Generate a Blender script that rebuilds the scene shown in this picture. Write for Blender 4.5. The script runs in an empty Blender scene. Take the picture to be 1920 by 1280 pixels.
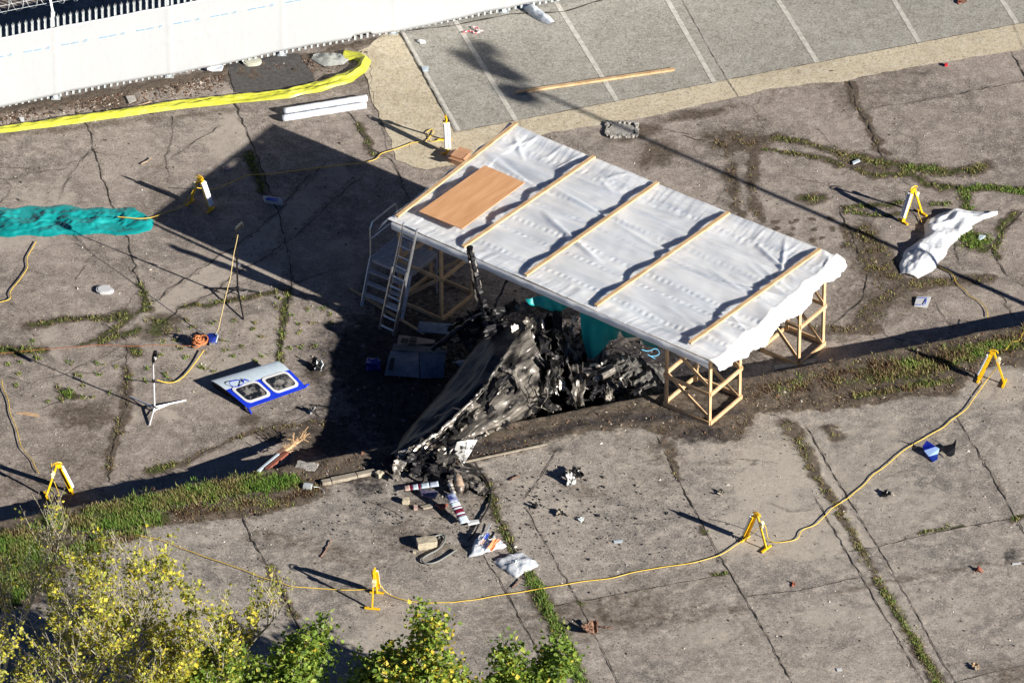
import bpy, math, random
import numpy as np
from mathutils import Vector, Matrix, noise
C = bpy.context.scene.collection
R = math.radians
random.seed(7); rng = np.random.default_rng(7)

# ------------------------------------------------------------ camera, sky, sun, exposure
FPX, EL, DIST = 15000.0, R(35.3), 187.5
cam_d = bpy.data.cameras.new('camera'); cam = bpy.data.objects.new('camera', cam_d); C.objects.link(cam)
cam_d.sensor_width = 36; cam_d.lens = FPX/1920*36; cam_d.clip_start = 1; cam_d.clip_end = 3000
CP = Vector((0, -DIST*math.cos(EL), DIST*math.sin(EL)))
cam.location = CP; cam.rotation_euler = (R(90)-EL, 0, 0)
bpy.context.scene.camera = cam
SUNV = Vector((2.1, -1.47, 1.0)).normalized()
sun_el = math.asin(SUNV.z); sun_az = math.atan2(SUNV.x, SUNV.y)
w = bpy.data.worlds.new('World'); bpy.context.scene.world = w; w.use_nodes = True
nt = w.node_tree; sky = nt.nodes.new('ShaderNodeTexSky'); sky.sky_type = 'NISHITA'; sky.sun_disc = False
sky.sun_elevation = sun_el; sky.sun_rotation = sun_az
nt.links.new(sky.outputs[0], nt.nodes['Background'].inputs[0]); nt.nodes['Background'].inputs[1].default_value = 0.05; sky.ozone_density = 4.0; sky.air_density = 0.5; sky.dust_density = 0.0; sky.altitude = 5000
sl = bpy.data.lights.new('sun', 'SUN'); sl.energy = 5.0; sl.angle = R(0.55); sl.color = (1.0, 0.94, 0.855)
so = bpy.data.objects.new('sun', sl); C.objects.link(so)
so.rotation_euler = (-SUNV).to_track_quat('-Z', 'Y').to_euler()
vs = bpy.context.scene.view_settings
vs.view_transform = 'Standard'; vs.look = 'None'; vs.exposure = 1.06; vs.gamma = 1; vs.use_curve_mapping = False

# ------------------------------------------------------------ helpers
def P(u, v, z=0.0):                       # a point seen at (u,v) of the 1920x1280 photo that lies at height z
    x, y = (u-960)/FPX, (640-v)/FPX
    d = Vector((x, math.sin(EL)*y + math.cos(EL), math.cos(EL)*y - math.sin(EL)))
    t = (z-CP.z)/d.z
    return CP + d*t
def PIX(x, y, z):                         # numpy: world -> photo pixel
    dx, dy, dz = x-CP.x, y-CP.y, z-CP.z
    dep = dy*math.cos(EL) - dz*math.sin(EL); up = dy*math.sin(EL) + dz*math.cos(EL)
    return 960 + FPX*dx/dep, 640 - FPX*up/dep
HZ = 0.7                                  # height of the raised slab
UP = Vector((0, 0, 1))

def hash2(ix, iy, s):
    n = (ix.astype(np.int64)*374761393 + iy.astype(np.int64)*668265263 + s*974634777) & 0x7fffffff
    n = ((n ^ (n >> 13))*1274126177) & 0x7fffffff
    return ((n ^ (n >> 16)) & 0xffff)/65535.0
def vn(x, y, s=0):
    ix, iy = np.floor(x), np.floor(y); fx, fy = x-ix, y-iy
    fx = fx*fx*(3-2*fx); fy = fy*fy*(3-2*fy)
    a, b, c, d = hash2(ix, iy, s), hash2(ix+1, iy, s), hash2(ix, iy+1, s), hash2(ix+1, iy+1, s)
    return (a*(1-fx)+b*fx)*(1-fy) + (c*(1-fx)+d*fx)*fy
def fbm(x, y, s=0, o=4):
    r = 0; a = .5
    for k in range(o): r = r + a*vn(x*2**k, y*2**k, s+k*17); a *= .5
    return r

def crease(v):      # sharp ridges and flat facets, about -1..1
    return 1-2.4*abs(noise.noise(v)) - 1.1*abs(noise.noise(v*2.3+Vector((5, 1, 7))))
def tag(o, label=None, cat=None, group=None, kind=None):
    if label: o['label'] = label
    if cat: o['category'] = cat
    if group: o['group'] = group
    if kind: o['kind'] = kind
    return o
def thing(name, label, cat, loc=(0, 0, 0), rz=0, group=None):
    o = bpy.data.objects.new(name, None); C.objects.link(o); o.location = loc; o.rotation_euler = (0, 0, rz)
    o.empty_display_size = .2
    return tag(o, label, cat, group)
class MB:
    def __init__(s): s.v = []; s.f = []; s.a = []
    def add(s, vs_, fs, att=0.0):
        n = len(s.v); s.v += [tuple(p) for p in vs_]; s.f += [tuple(i+n for i in f) for f in fs]; s.a += [att]*len(vs_); return s
    def box(s, c, size, M=None):
        hx, hy, hz = [k/2 for k in size]; c = Vector(c); M = M or Matrix.Identity(3)
        vs_ = [c + M @ Vector((x, y, z)) for z in (-hz, hz) for x, y in ((-hx, -hy), (hx, -hy), (hx, hy), (-hx, hy))]
        return s.add(vs_, [(3, 2, 1, 0), (4, 5, 6, 7), (0, 1, 5, 4), (1, 2, 6, 5), (2, 3, 7, 6), (3, 0, 4, 7)])
    def beam(s, a, b, w_, h_, up=UP, bev=0):       # rectangular bar from a to b; w sideways, h along up
        a, b = Vector(a), Vector(b); d = (b-a); L = d.length
        if L < 1e-6: return s
        d /= L; side = d.cross(up)
        if side.length < 1e-3: side = d.cross(Vector((1, 0, 0)))
        side.normalize(); u2 = side.cross(d).normalized()
        M = Matrix((side, d, u2)).transposed()
        return s.box((a+b)/2, (w_, L, h_), M)
    def tube(s, pts, r, n=6, cap=True):
        pts = [Vector(p) for p in pts]; m = len(pts); base = len(s.v); rs = r if isinstance(r, (list, tuple)) else [r]*m
        prev = None
        for i, p in enumerate(pts):
            d = (pts[min(i+1, m-1)] - pts[max(i-1, 0)])
            if d.length < 1e-9: d = Vector((0, 0, 1))
            d.normalize()
            if prev is None:
                ref = Vector((0, 0, 1)) if abs(d.z) < .9 else Vector((1, 0, 0)); x = d.cross(ref).normalized()
            else: x = (prev - d*prev.dot(d)).normalized()
            prev = x; y = d.cross(x)
            for k in range(n):
                t = 2*math.pi*k/n; s.v.append(tuple(p + (x*math.cos(t)+y*math.sin(t))*rs[i])); s.a.append(0.0)
        for i in range(m-1):
            for k in range(n):
                s.f.append((base+i*n+k, base+i*n+(k+1) % n, base+(i+1)*n+(k+1) % n, base+(i+1)*n+k))
        if cap: s.f.append(tuple(base+k for k in range(n))[::-1]); s.f.append(tuple(base+(m-1)*n+k for k in range(n)))
        return s
    def prism(s, poly, z0, z1, M=None, o=(0, 0, 0)):
        M = M or Matrix.Identity(3); o = Vector(o); n = len(poly)
        vs_ = [o + M @ Vector((x, y, z0)) for x, y in poly] + [o + M @ Vector((x, y, z1)) for x, y in poly]
        fs = [tuple(range(n))[::-1], tuple(range(n, 2*n))] + [(i, (i+1) % n, n+(i+1) % n, n+i) for i in range(n)]
        return s.add(vs_, fs)
    def grid(s, P2, closed=False, att=0.0):
        nr, nc = len(P2), len(P2[0]); n = len(s.v)
        for row in P2: s.v += [tuple(p) for p in row]; s.a += [att]*nc
        for i in range(nr-1):
            for j in range(nc-1 + (1 if closed else 0)):
                j2 = (j+1) % nc; s.f.append((n+i*nc+j, n+i*nc+j2, n+(i+1)*nc+j2, n+(i+1)*nc+j))
        return s
    def build(s, name, m, parent=None, origin=None, smooth=False, bev=0, thick=0, att=False):
        me = bpy.data.meshes.new(name)
        if origin is None: org = Vector((0, 0, 0))
        else: org = Vector(origin)
        me.from_pydata([(x-org.x, y-org.y, z-org.z) for x, y, z in s.v], [], s.f)
        if smooth: me.polygons.foreach_set('use_smooth', [True]*len(me.polygons))
        if att: me.attributes.new('rnd', 'FLOAT', 'POINT').data.foreach_set('value', s.a)
        me.materials.append(m); me.update()
        o = bpy.data.objects.new(name, me); C.objects.link(o)
        if parent: o.parent = parent
        else: o.location = org
        if thick:
            q = o.modifiers.new('t', 'SOLIDIFY'); q.thickness = thick; q.offset = 0
        if bev:
            q = o.modifiers.new('b', 'BEVEL'); q.width = bev; q.segments = 2
        return o
def one(mb, name, m, label, cat, org=None, group=None, **k):
    if org is None:
        a = np.array(mb.v); org = ((a[:, 0].min()+a[:, 0].max())/2, (a[:, 1].min()+a[:, 1].max())/2, a[:, 2].min())
    return tag(mb.build(name, m, None, org, **k), label, cat, group)

# ------------------------------------------------------------ materials
MATS = {}
def mat(name, c1, c2=None, scale=6, rough=.7, metal=0, bump=0, bscale=40, contrast=(.35, .65), spec=.5, trans=0, stretch=None, rotz=0, detail=5, alpha=1, rnd=None, tl=0):
    if name in MATS: return MATS[name]
    m = bpy.data.materials.new(name); m.use_nodes = True; N = m.node_tree.nodes; L = m.node_tree.links
    b = N['Principled BSDF']; b.inputs['Roughness'].default_value = rough; b.inputs['Metallic'].default_value = metal
    b.inputs['Specular IOR Level'].default_value = spec
    tc = N.new('ShaderNodeTexCoord'); mp0 = N.new('ShaderNodeMapping'); mp0.inputs['Rotation'].default_value = (0, 0, rotz); L.new(tc.outputs['Object'], mp0.inputs[0]); mp = N.new('ShaderNodeMapping'); L.new(mp0.outputs[0], mp.inputs[0])
    if stretch: mp.inputs['Scale'].default_value = stretch
    src = None
    if rnd is not None:
        at = N.new('ShaderNodeAttribute'); at.attribute_name = 'rnd'; cr = N.new('ShaderNodeValToRGB')
        els = cr.color_ramp.elements
        while len(els) < len(rnd): els.new(.5)
        for i, c in enumerate(rnd): els[i].position = i/(len(rnd)-1); els[i].color = (*c, 1)
        L.new(at.outputs['Fac'], cr.inputs[0]); src = cr.outputs[0]
    elif c2:
        n = N.new('ShaderNodeTexNoise'); n.inputs['Scale'].default_value = scale; n.inputs['Detail'].default_value = detail; n.inputs['Roughness'].default_value = .62
        L.new(mp.outputs[0], n.inputs['Vector'])
        cr = N.new('ShaderNodeValToRGB'); cr.color_ramp.elements[0].position = contrast[0]; cr.color_ramp.elements[1].position = contrast[1]
        cr.color_ramp.elements[0].color = (*c1, 1); cr.color_ramp.elements[1].color = (*c2, 1)
        L.new(n.outputs[0], cr.inputs[0]); src = cr.outputs[0]
    if src: L.new(src, b.inputs['Base Color'])
    else: b.inputs['Base Color'].default_value = (*c1, 1)
    if bump:
        n2 = N.new('ShaderNodeTexNoise'); n2.inputs['Scale'].default_value = bscale; n2.inputs['Detail'].default_value = 4
        L.new(mp.outputs[0], n2.inputs['Vector'])
        bp = N.new('ShaderNodeBump'); bp.inputs['Strength'].default_value = bump; bp.inputs['Distance'].default_value = .02
        L.new(n2.outputs[0], bp.inputs['Height']); L.new(bp.outputs[0], b.inputs['Normal'])
    if trans: b.inputs['Transmission Weight'].default_value = trans
    if alpha < 1: b.inputs['Alpha'].default_value = alpha
    if tl:
        t = N.new('ShaderNodeBsdfTranslucent'); mx = N.new('ShaderNodeMixShader'); mx.inputs[0].default_value = tl
        if src: L.new(src, t.inputs[0])
        else: t.inputs[0].default_value = (*c1, 1)
        L.new(b.outputs[0], mx.inputs[1]); L.new(t.outputs[0], mx.inputs[2]); L.new(mx.outputs[0], N['Material Output'].inputs[0])
    MATS[name] = m; return m
M_pine = mat('pine', (.40, .25, .12), (.66, .46, .26), 3.5, .7, stretch=(1, 1, 1), detail=9, contrast=(.3, .68), bump=.2, bscale=30)
M_pine_d = mat('pine_weathered', (.36, .25, .14), (.50, .36, .21), 5, .75, bump=.2)
M_ply = mat('plywood', (.54, .27, .12), (.72, .42, .22), 1.3, .5, stretch=(.6, 4, 1), rotz=-.93, contrast=(.3, .7), detail=7)
M_sheet = mat('white_sheet', (.62, .68, .76), (.86, .89, .92), 1.2, .42, bump=.12, bscale=14, tl=.28, contrast=(.32, .6), stretch=(.35, 2.6, 1), rotz=.643, detail=7)
M_poly = mat('white_plastic', (.72, .75, .80), (.80, .82, .85), 3, .4, tl=.25)
M_bag = mat('clear_bag', (.44, .48, .54), (.62, .65, .70), 9, .22, tl=.2)
M_memb = mat('membrane', (.365, .38, .395), (.395, .405, .41), 5, .6, stretch=(3, 3, .6), bump=.15, bscale=18)
M_white = mat('white_paint', (.54, .55, .56), rough=.4)
M_yel = mat('yellow_paint', (.80, .50, .01), (.70, .40, .01), 20, .4)
M_cab = mat('yellow_cable', (.62, .42, .04), (.72, .50, .06), 10, .5)
M_orng = mat('orange_cable', (.50, .19, .07), (.40, .12, .04), 20, .5)
M_diff = mat('tube_diffuser', (.80, .82, .84), rough=.2)
M_black = mat('black_plastic', (.012, .012, .014), rough=.4)
M_blackm = mat('black_metal', (.015, .015, .017), rough=.35, metal=.3)
M_alu = mat('aluminium', (.55, .57, .60), (.70, .72, .74), 12, .32, metal=.85)
M_galv = mat('galvanised', (.50, .55, .56), (.66, .70, .70), 8, .5, metal=.35)
M_ytarp = mat('yellow_tarp', (.46, .47, .04), (.54, .55, .07), 4, .4, bump=.2, bscale=15, tl=.12)
M_teal = mat('teal_tarp', (.0, .26, .26), (.01, .36, .36), 1.2, .5, bump=.25, bscale=9, tl=.15)
M_blue = mat('blue_paint', (.012, .04, .52), (.01, .03, .42), 6, .25)
M_dblue = mat('dark_blue_shell', (.01, .025, .20), rough=.3)
M_lblue = mat('pale_blue_panel', (.22, .33, .55), rough=.4)
M_pale = mat('pale_panel', (.42, .51, .58), (.50, .58, .64), 8, .35)
M_glass = mat('window_glass', (.012, .014, .018), (.20, .19, .18), 5, .08, spec=.8, contrast=(.48, .60))  # noise patches paint reflections and see-through into the glass colour
M_card = mat('cardboard', (.42, .22, .12), (.50, .28, .16), 6, .8)
M_blk = mat('block_stone', (.33, .29, .21), (.44, .39, .29), 14, .9, bump=.5, bscale=50)
M_rub = mat('rubble', (.22, .21, .19), (.40, .38, .35), 12, .95, bump=.8, bscale=40)
M_soot = mat('soot_black', (.003, .003, .004), (.03, .028, .026), 9, .7, spec=.15, bump=1, bscale=20, contrast=(.5, .8), detail=8)
M_char = mat('charred_metal', (.006, .006, .007), (.20, .185, .165), 3.5, .33, metal=.45, bump=.22, bscale=14, contrast=(.38, .78), detail=8)
M_char2 = mat('charred_shaded_black', (.004, .004, .006), (.055, .052, .05), 5, .42, metal=.05, spec=.22, bump=.3, bscale=12, contrast=(.45, .85), detail=10)
M_ash = mat('ash_metal', (.012, .011, .011), (.32, .29, .25), 2.4, .38, metal=.35, spec=.5, bump=.35, bscale=16, contrast=(.41, .66), rotz=-.9, stretch=(.45, 1.6, 1.6), detail=12)
M_heap = mat('ash_heap_surface', (.010, .010, .010), (.16, .15, .135), 9, .8, bump=1, bscale=30, contrast=(.42, .7), detail=12)
M_shine = mat('bare_metal', (.28, .25, .22), (.66, .61, .54), 8, .28, metal=.6, bump=.4, bscale=20, contrast=(.35, .6))
M_skinw = mat('scorched_white', (.02, .02, .02), (.50, .50, .48), 9, .45, contrast=(.42, .50), detail=9)
M_red = mat('dark_red_paint', (.12, .006, .02), rough=.4)
M_brightred = mat('bright_red', (.6, .03, .04), rough=.5)
M_rust = mat('rust_red', (.16, .04, .025), (.26, .09, .05), 15, .8)
M_bark = mat('bark_wood', (.12, .06, .04), (.24, .14, .09), 12, .9, bump=.6)
M_split = mat('splintered_wood', (.40, .25, .13), (.55, .38, .22), 12, .8)
M_wall = mat('concrete_wall', (.12, .11, .10), (.26, .24, .21), 4, .95, bump=.6)
M_kerb = mat('kerb_stone', (.22, .19, .15), (.36, .32, .25), 5, .9, bump=.4)
M_twig = mat('twig', (.22, .15, .10), (.42, .32, .22), 6, .9)
M_hose = mat('grey_hose', (.16, .17, .16), rough=.5)
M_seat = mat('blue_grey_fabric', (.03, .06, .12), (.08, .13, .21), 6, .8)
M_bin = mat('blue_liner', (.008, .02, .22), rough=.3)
M_ink = mat('blue_ink', (.10, .50, .85), rough=.6)
M_pink = mat('pink_paper', (.42, .27, .24), (.5, .38, .32), 30, .7)
M_blueprint = mat('blue_print', (.03, .08, .45), rough=.5)

for m_ in (M_sheet, M_poly, M_bag):        # thin milky plastic: light bleeds sideways through it
    b_ = m_.node_tree.nodes['Principled BSDF']; b_.subsurface_method = 'BURLEY'; b_.inputs['Subsurface Weight'].default_value = .75
    b_.inputs['Subsurface Radius'].default_value = (.55, .75, 1.0); b_.inputs['Subsurface Scale'].default_value = .13
# ground shader: mask layers come from colour attributes, speckle from noise
def ground_mat(name, ca, cb, pale, dirt=(.075, .058, .043), moss=(.055, .062, .022), soot=(.012, .011, .012)):
    m = bpy.data.materials.new(name); m.use_nodes = True; N = m.node_tree.nodes; L = m.node_tree.links; b = N['Principled BSDF']
    b.inputs['Roughness'].default_value = .92; b.inputs['Specular IOR Level'].default_value = .15
    tc = N.new('ShaderNodeTexCoord')
    def noi(sc, det=6, ro=.65):
        n = N.new('ShaderNodeTexNoise'); n.inputs['Scale'].default_value = sc; n.inputs['Detail'].default_value = det; n.inputs['Roughness'].default_value = ro
        L.new(tc.outputs['Object'], n.inputs['Vector']); return n.outputs[0]
    def rng_(src, a, b_, c=0, d=1):
        r = N.new('ShaderNodeMapRange'); r.inputs[1].default_value = a; r.inputs[2].default_value = b_; r.inputs[3].default_value = c; r.inputs[4].default_value = d
        r.interpolation_type = 'SMOOTHSTEP'; L.new(src, r.inputs[0]); return r.outputs[0]
    def math_(op, x, y):
        q = N.new('ShaderNodeMath'); q.operation = op
        for i, k in enumerate((x, y)):
            if isinstance(k, (int, float)): q.inputs[i].default_value = k
            else: L.new(k, q.inputs[i])
        return q.outputs[0]
    def mix(f, a, b_, bt='MIX'):
        q = N.new('ShaderNodeMix'); q.data_type = 'RGBA'; q.blend_type = bt
        if isinstance(f, (int, float)): q.inputs[0].default_value = f
        else: L.new(f, q.inputs[0])
        for i, k in ((6, a), (7, b_)):
            if isinstance(k, tuple): q.inputs[i].default_value = (*k, 1)
            else: L.new(k, q.inputs[i])
        return q.outputs[2]
    big = noi(.45, 5); mid = noi(3.0, 7, .7); fine = noi(13, 5, .9); vfine = noi(24, 4, .95)
    col = mix(rng_(big, .38, .62), ca, cb)
    col = mix(rng_(mid, .40, .72), col, pale)
    # aggregate speckle: dark pits and pale stones
    col = mix(math_('MULTIPLY', rng_(fine, .50, .36), .62), col, (.045, .038, .034))
    col = mix(math_('MULTIPLY', rng_(noi(8, 6, .8), .50, .36), .40), col, (.09, .075, .062))
    col = mix(math_('MULTIPLY', rng_(noi(1.1, 8, .75), .52, .66), .35), col, tuple(k*.55 for k in ca))
    col = mix(math_('MULTIPLY', rng_(vfine, .50, .64), .55), col, (.58, .54, .49))
    col = mix(math_('MULTIPLY', rng_(noi(20, 3, .8), .62, .68), .85), col, (.66, .64, .58))
    at = N.new('ShaderNodeAttribute'); at.attribute_name = 'mask'; sp = N.new('ShaderNodeSeparateColor'); L.new(at.outputs['Color'], sp.inputs[0])
    edge = math_('ADD', math_('MULTIPLY', noi(9, 6, .75), .9), -.45)
    edge2 = math_('ADD', math_('MULTIPLY', noi(2.4, 8, .7), .8), -.4)
    e = math_('ADD', edge, edge2)
    def layer(src, col, c1, c2, lo=.35, hi=.6, k=1.0, sel=None):
        f = math_('MULTIPLY', rng_(math_('ADD', src, math_('MULTIPLY', e, 1.15)), lo, hi), k)
        return mix(f, col, mix(rng_(sel or fine, .4, .6), c1, c2))
    col = layer(at.outputs['Alpha'], col, tuple(p*1.1 for p in pale), (.36, .33, .28), .35, .7, .8)
    col = layer(sp.outputs[0], col, tuple(k*.6 for k in dirt), tuple(k*1.7 for k in dirt), .18, .78, .90)
    col = layer(sp.outputs[1], col, tuple(k*.5 for k in moss), tuple(k*1.5 for k in moss), .35, .6, .95)
    col = layer(sp.outputs[2], col, soot, tuple(k*4.2 for k in soot), .22, .80, .96, noi(5, 8, .8))
    L.new(col, b.inputs['Base Color'])
    bp = N.new('ShaderNodeBump'); bp.inputs['Strength'].default_value = .55; bp.inputs['Distance'].default_value = .018
    hsum = math_('ADD', math_('MULTIPLY', fine, .8), math_('MULTIPLY', mid, 1.2)); L.new(hsum, bp.inputs['Height']); L.new(bp.outputs[0], b.inputs['Normal'])
    return m
M_yard = ground_mat('yard_surface', (.150, .126, .110), (.280, .235, .202), (.40, .345, .30))
M_slab = ground_mat('slab_surface', (.175, .160, .145), (.300, .265, .230), (.44, .39, .335))

# ------------------------------------------------------------ ground masks traced as stain and joint lines
def seg_mask(U, V, pts, w_px, out, amp=1.0):
    """pts: (u,v[,w]) polyline; distance in ground-isotropic pixels"""
    K = 1/.577
    for i in range(len(pts)-1):
        a, b = pts[i], pts[i+1]; wa = a[2] if len(a) > 2 else w_px; wb = b[2] if len(b) > 2 else w_px; wm = max(wa, wb)*1.6+6
        sel = np.where((U > min(a[0], b[0])-wm) & (U < max(a[0], b[0])+wm) & (V > min(a[1], b[1])-wm) & (V < max(a[1], b[1])+wm))[0]
        if not len(sel): continue
        x, y = U[sel], V[sel]*K; ax, ay, bx, by = a[0], a[1]*K, b[0], b[1]*K
        L2 = (bx-ax)**2 + (by-ay)**2 + 1e-6; t = np.clip(((x-ax)*(bx-ax)+(y-ay)*(by-ay))/L2, 0, 1)
        d = np.hypot(x-ax-t*(bx-ax), y-ay-t*(by-ay)); ww = wa+(wb-wa)*t
        val = amp*np.clip(1.25 - d/ww*.75, 0, 1); out[sel] = np.maximum(out[sel], val)
def blob_mask(U, V, cx, cy, rx, ry, out, amp=1.0, ang=0):
    c, s_ = math.cos(R(ang)), math.sin(R(ang)); x, y = U-cx, V-cy
    q = np.hypot((x*c+y*s_)/rx, (-x*s_+y*c)/ry); out[:] = np.maximum(out, amp*np.clip(1.4-q*.9, 0, 1))
def poly_mask(U, V, poly, out, amp=1.0, soft=14):
    inside = np.zeros(len(U), bool); n = len(poly)
    for i in range(n):
        (x1, y1), (x2, y2) = poly[i], poly[(i+1) % n]
        cond = ((y1 > V) != (y2 > V)); xx = (x2-x1)*(V-y1)/((y2-y1) if y2 != y1 else 1e-9)+x1
        inside ^= cond & (U < xx)
    tmp = np.zeros(len(U)); seg_mask(U, V, [tuple(p) for p in poly]+[tuple(poly[0])], soft, tmp, .75)
    out[:] = np.maximum(out, np.maximum(np.where(inside, amp, 0), tmp*.6*amp))

# --- traced lines (photo pixels) -----------------------------------------------------------------
VEG = [  # (height, polyline with width, density per m, colour 0 brown..1 green)
 (0, [(262, 530, 5), (270, 555, 9), (278, 572, 9)], 60, .6), (0, [(240, 590, 16), (200, 596, 8), (130, 598, 6), (55, 612, 10)], 46, .5),
 (0, [(278, 580, 8), (235, 600, 6), (190, 632, 6), (150, 645, 8)], 40, .55), (0, [(80, 655, 10), (0, 658, 18)], 60, .65),
 (0, [(305, 605, 26), (290, 620, 24)], 190, .45), (0, [(255, 620, 14), (190, 640, 8)], 60, .5), (0, [(345, 574, 8), (400, 568, 7), (450, 560, 6), (520, 548, 5)], 50, .55),
 (0, [(540, 545, 7), (530, 600, 6), (524, 680, 4)], 60, .6), (0, [(238, 690, 9), (235, 760, 8), (215, 830, 8), (205, 890, 8)], 40, .3),
 (0, [(245, 655, 10), (260, 665, 10)], 60, .6), (0, [(465, 290, 12), (478, 320, 10), (495, 360, 6)], 50, .8),
 (0, [(672, 235, 5), (692, 275, 5), (700, 290, 4)], 50, .5), (0, [(120, 735, 14), (135, 742, 12)], 120, .95),
 (0, [(345, 868, 6), (400, 838, 4), (470, 810, 4), (590, 790, 8), (630, 800, 8)], 30, .3), (0, [(330, 868, 10), (280, 885, 12)], 60, .6),
 (0, [(1345, 268, 18), (1400, 262, 20), (1410, 280, 14)], 36, .12), (0, [(1445, 258, 10), (1500, 266, 7), (1560, 282, 8), (1620, 300, 10), (1680, 312, 14), (1750, 322, 13), (1830, 320, 16), (1848, 312, 14)], 60, .42),
 (0, [(1430, 280, 5), (1500, 290, 5), (1560, 305, 5), (1640, 330, 8), (1700, 330, 8)], 46, .45), (0, [(1690, 315, 12), (1760, 318, 12)], 60, .85),
 (0, [(1370, 285, 8), (1372, 330, 9), (1378, 380, 8), (1388, 410, 6)], 20, .1), (0, [(1408, 290, 7), (1410, 340, 8), (1415, 390, 9), (1425, 410, 6)], 20, .1),
 (0, [(1592, 155, 4), (1605, 195, 10), (1625, 230, 6), (1650, 280, 7), (1658, 290, 5)], 26, .2), (0, [(1800, 356, 8), (1850, 350, 9), (1890, 357, 11), (1920, 358, 12), (1960, 360, 12)], 110, .9),
 (0, [(1805, 356, 9), (1815, 385, 9), (1822, 392, 7)], 90, .85), (0, [(1742, 384, 5), (1780, 380, 6)], 50, .8), (0, [(1585, 392, 5), (1650, 385, 7), (1700, 380, 6)], 44, .7),
 (0, [(1512, 372, 13), (1535, 372, 13)], 70, .45), (0, [(1820, 445, 20), (1840, 462, 24), (1810, 440, 14)], 200, .85), (0, [(1882, 428, 6), (1865, 460, 8), (1868, 480, 8)], 50, .6),
 (0, [(1620, 425, 12), (1650, 470, 24), (1640, 510, 26), (1700, 530, 14), (1780, 530, 9)], 60, .3), (0, [(1580, 420, 6), (1590, 460, 8)], 30, .3),
 (0, [(1610, 430, 22), (1640, 480, 30), (1680, 545, 26), (1620, 600, 20)], 42, .28), (0, [(1700, 540, 16), (1780, 528, 12), (1860, 522, 8)], 40, .35), (0, [(1690, 325, 10), (1740, 345, 10), (1800, 356, 10)], 50, .5), (0, [(1560, 285, 10), (1620, 318, 10), (1700, 322, 14)], 40, .3),
 (0, [(1340, 262, 26), (1400, 270, 24), (1440, 262, 14)], 50, .1), (0, [(1588, 396, 8), (1650, 405, 6), (1700, 398, 6)], 40, .6), (0, [(1870, 430, 8), (1905, 400, 6)], 30, .5), (0, [(1520, 620, 14), (1640, 615, 12)], 26, .25),
 (HZ, [(1476, 795, 12), (1500, 830, 12), (1531, 894, 9), (1570, 949, 6), (1612, 1026, 6), (1651, 1099, 8), (1698, 1171, 9), (1736, 1240, 9), (1765, 1290, 9)], 62, .38),
 (HZ, [(1655, 1105, 6), (1700, 1175, 7), (1765, 1290, 7)], 60, .8),
 (HZ, [(905, 890, 5), (925, 945, 8), (948, 1000, 9), (965, 1035, 7)], 44, .5), (HZ, [(985, 1070, 8), (1000, 1090, 12), (1015, 1120, 12), (1040, 1170, 12), (1065, 1220, 10), (1092, 1285, 9)], 170, .9),
 (HZ, [(505, 1062, 8), (520, 1090, 9), (540, 1130, 6), (552, 1158, 8)], 44, .35), (HZ, [(1555, 800, 10), (1570, 820, 12)], 30, .35), (HZ, [(1240, 800, 10), (1255, 845, 7), (1270, 898, 4)], 26, .15),
 (HZ, [(1086, 1130, 7), (1090, 1136, 7)], 60, .7), (HZ, [(1340, 1078, 5), (1365, 1074, 5)], 40, .7), (HZ, [(1320, 988, 4), (1326, 1000, 4)], 40, .6), (HZ, [(1720, 1000, 4), (1800, 986, 5)], 34, .6),
 (HZ, [(1900, 975, 5), (1925, 968, 5)], 40, .7),
]
# verge on top of the wall: (polyline, half width, density, green)
VERGE = [([(160, 958, 12), (240, 950, 22), (330, 935, 26), (420, 918, 28), (500, 905, 26), (560, 905, 18)], 330, .78),
 ([(0, 1010, 30), (60, 1020, 60), (40, 1080, 50), (0, 1130, 30)], 330, .85), ([(90, 975, 25), (180, 985, 25), (300, 972, 22)], 300, .72),
 ([(330, 965, 18), (430, 950, 20), (540, 938, 18), (600, 915, 14)], 150, .30), ([(120, 1040, 30), (220, 1010, 18), (270, 1000, 12)], 200, .45),
 ([(1410, 735, 18), (1480, 722, 24), (1560, 712, 30), (1640, 700, 34)], 125, .34), ([(1640, 700, 34), (1720, 690, 34), (1780, 672, 28), (1850, 655, 26), (1960, 630, 30)], 210, .5),
 ([(1600, 742, 10), (1700, 728, 12), (1780, 715, 10)], 90, .5)]
SOIL_STAIN = [(-60, 980), (157, 920), (330, 888), (480, 858), (600, 842), (760, 815), (900, 785), (1080, 750), (1250, 715), (1400, 682), (1562, 652), (1717, 622), (1990, 570), (1990, 680), (1840, 690), (1790, 738), (1700, 745),
        (1600, 762), (1510, 772), (1420, 778), (1385, 822), (1240, 818), (1200, 800), (1080, 812), (900, 862), (720, 892), (620, 905), (600, 935), (480, 968), (300, 985), (190, 1010), (130, 1070), (60, 1130), (-60, 1160)]
SOIL = [(-60, 1014), (157, 948), (330, 916), (480, 886), (600, 864), (760, 834), (900, 806), (1080, 772), (1250, 740), (1400, 712), (1562, 680), (1717, 650), (1990, 598), (1990, 680), (1840, 690), (1790, 738), (1700, 745),
        (1600, 762), (1510, 772), (1420, 778), (1385, 822), (1240, 818), (1200, 800), (1080, 812), (900, 862), (720, 892), (620, 905), (600, 935), (480, 968), (300, 985), (190, 1010), (130, 1070), (60, 1130), (-60, 1160)]
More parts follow.
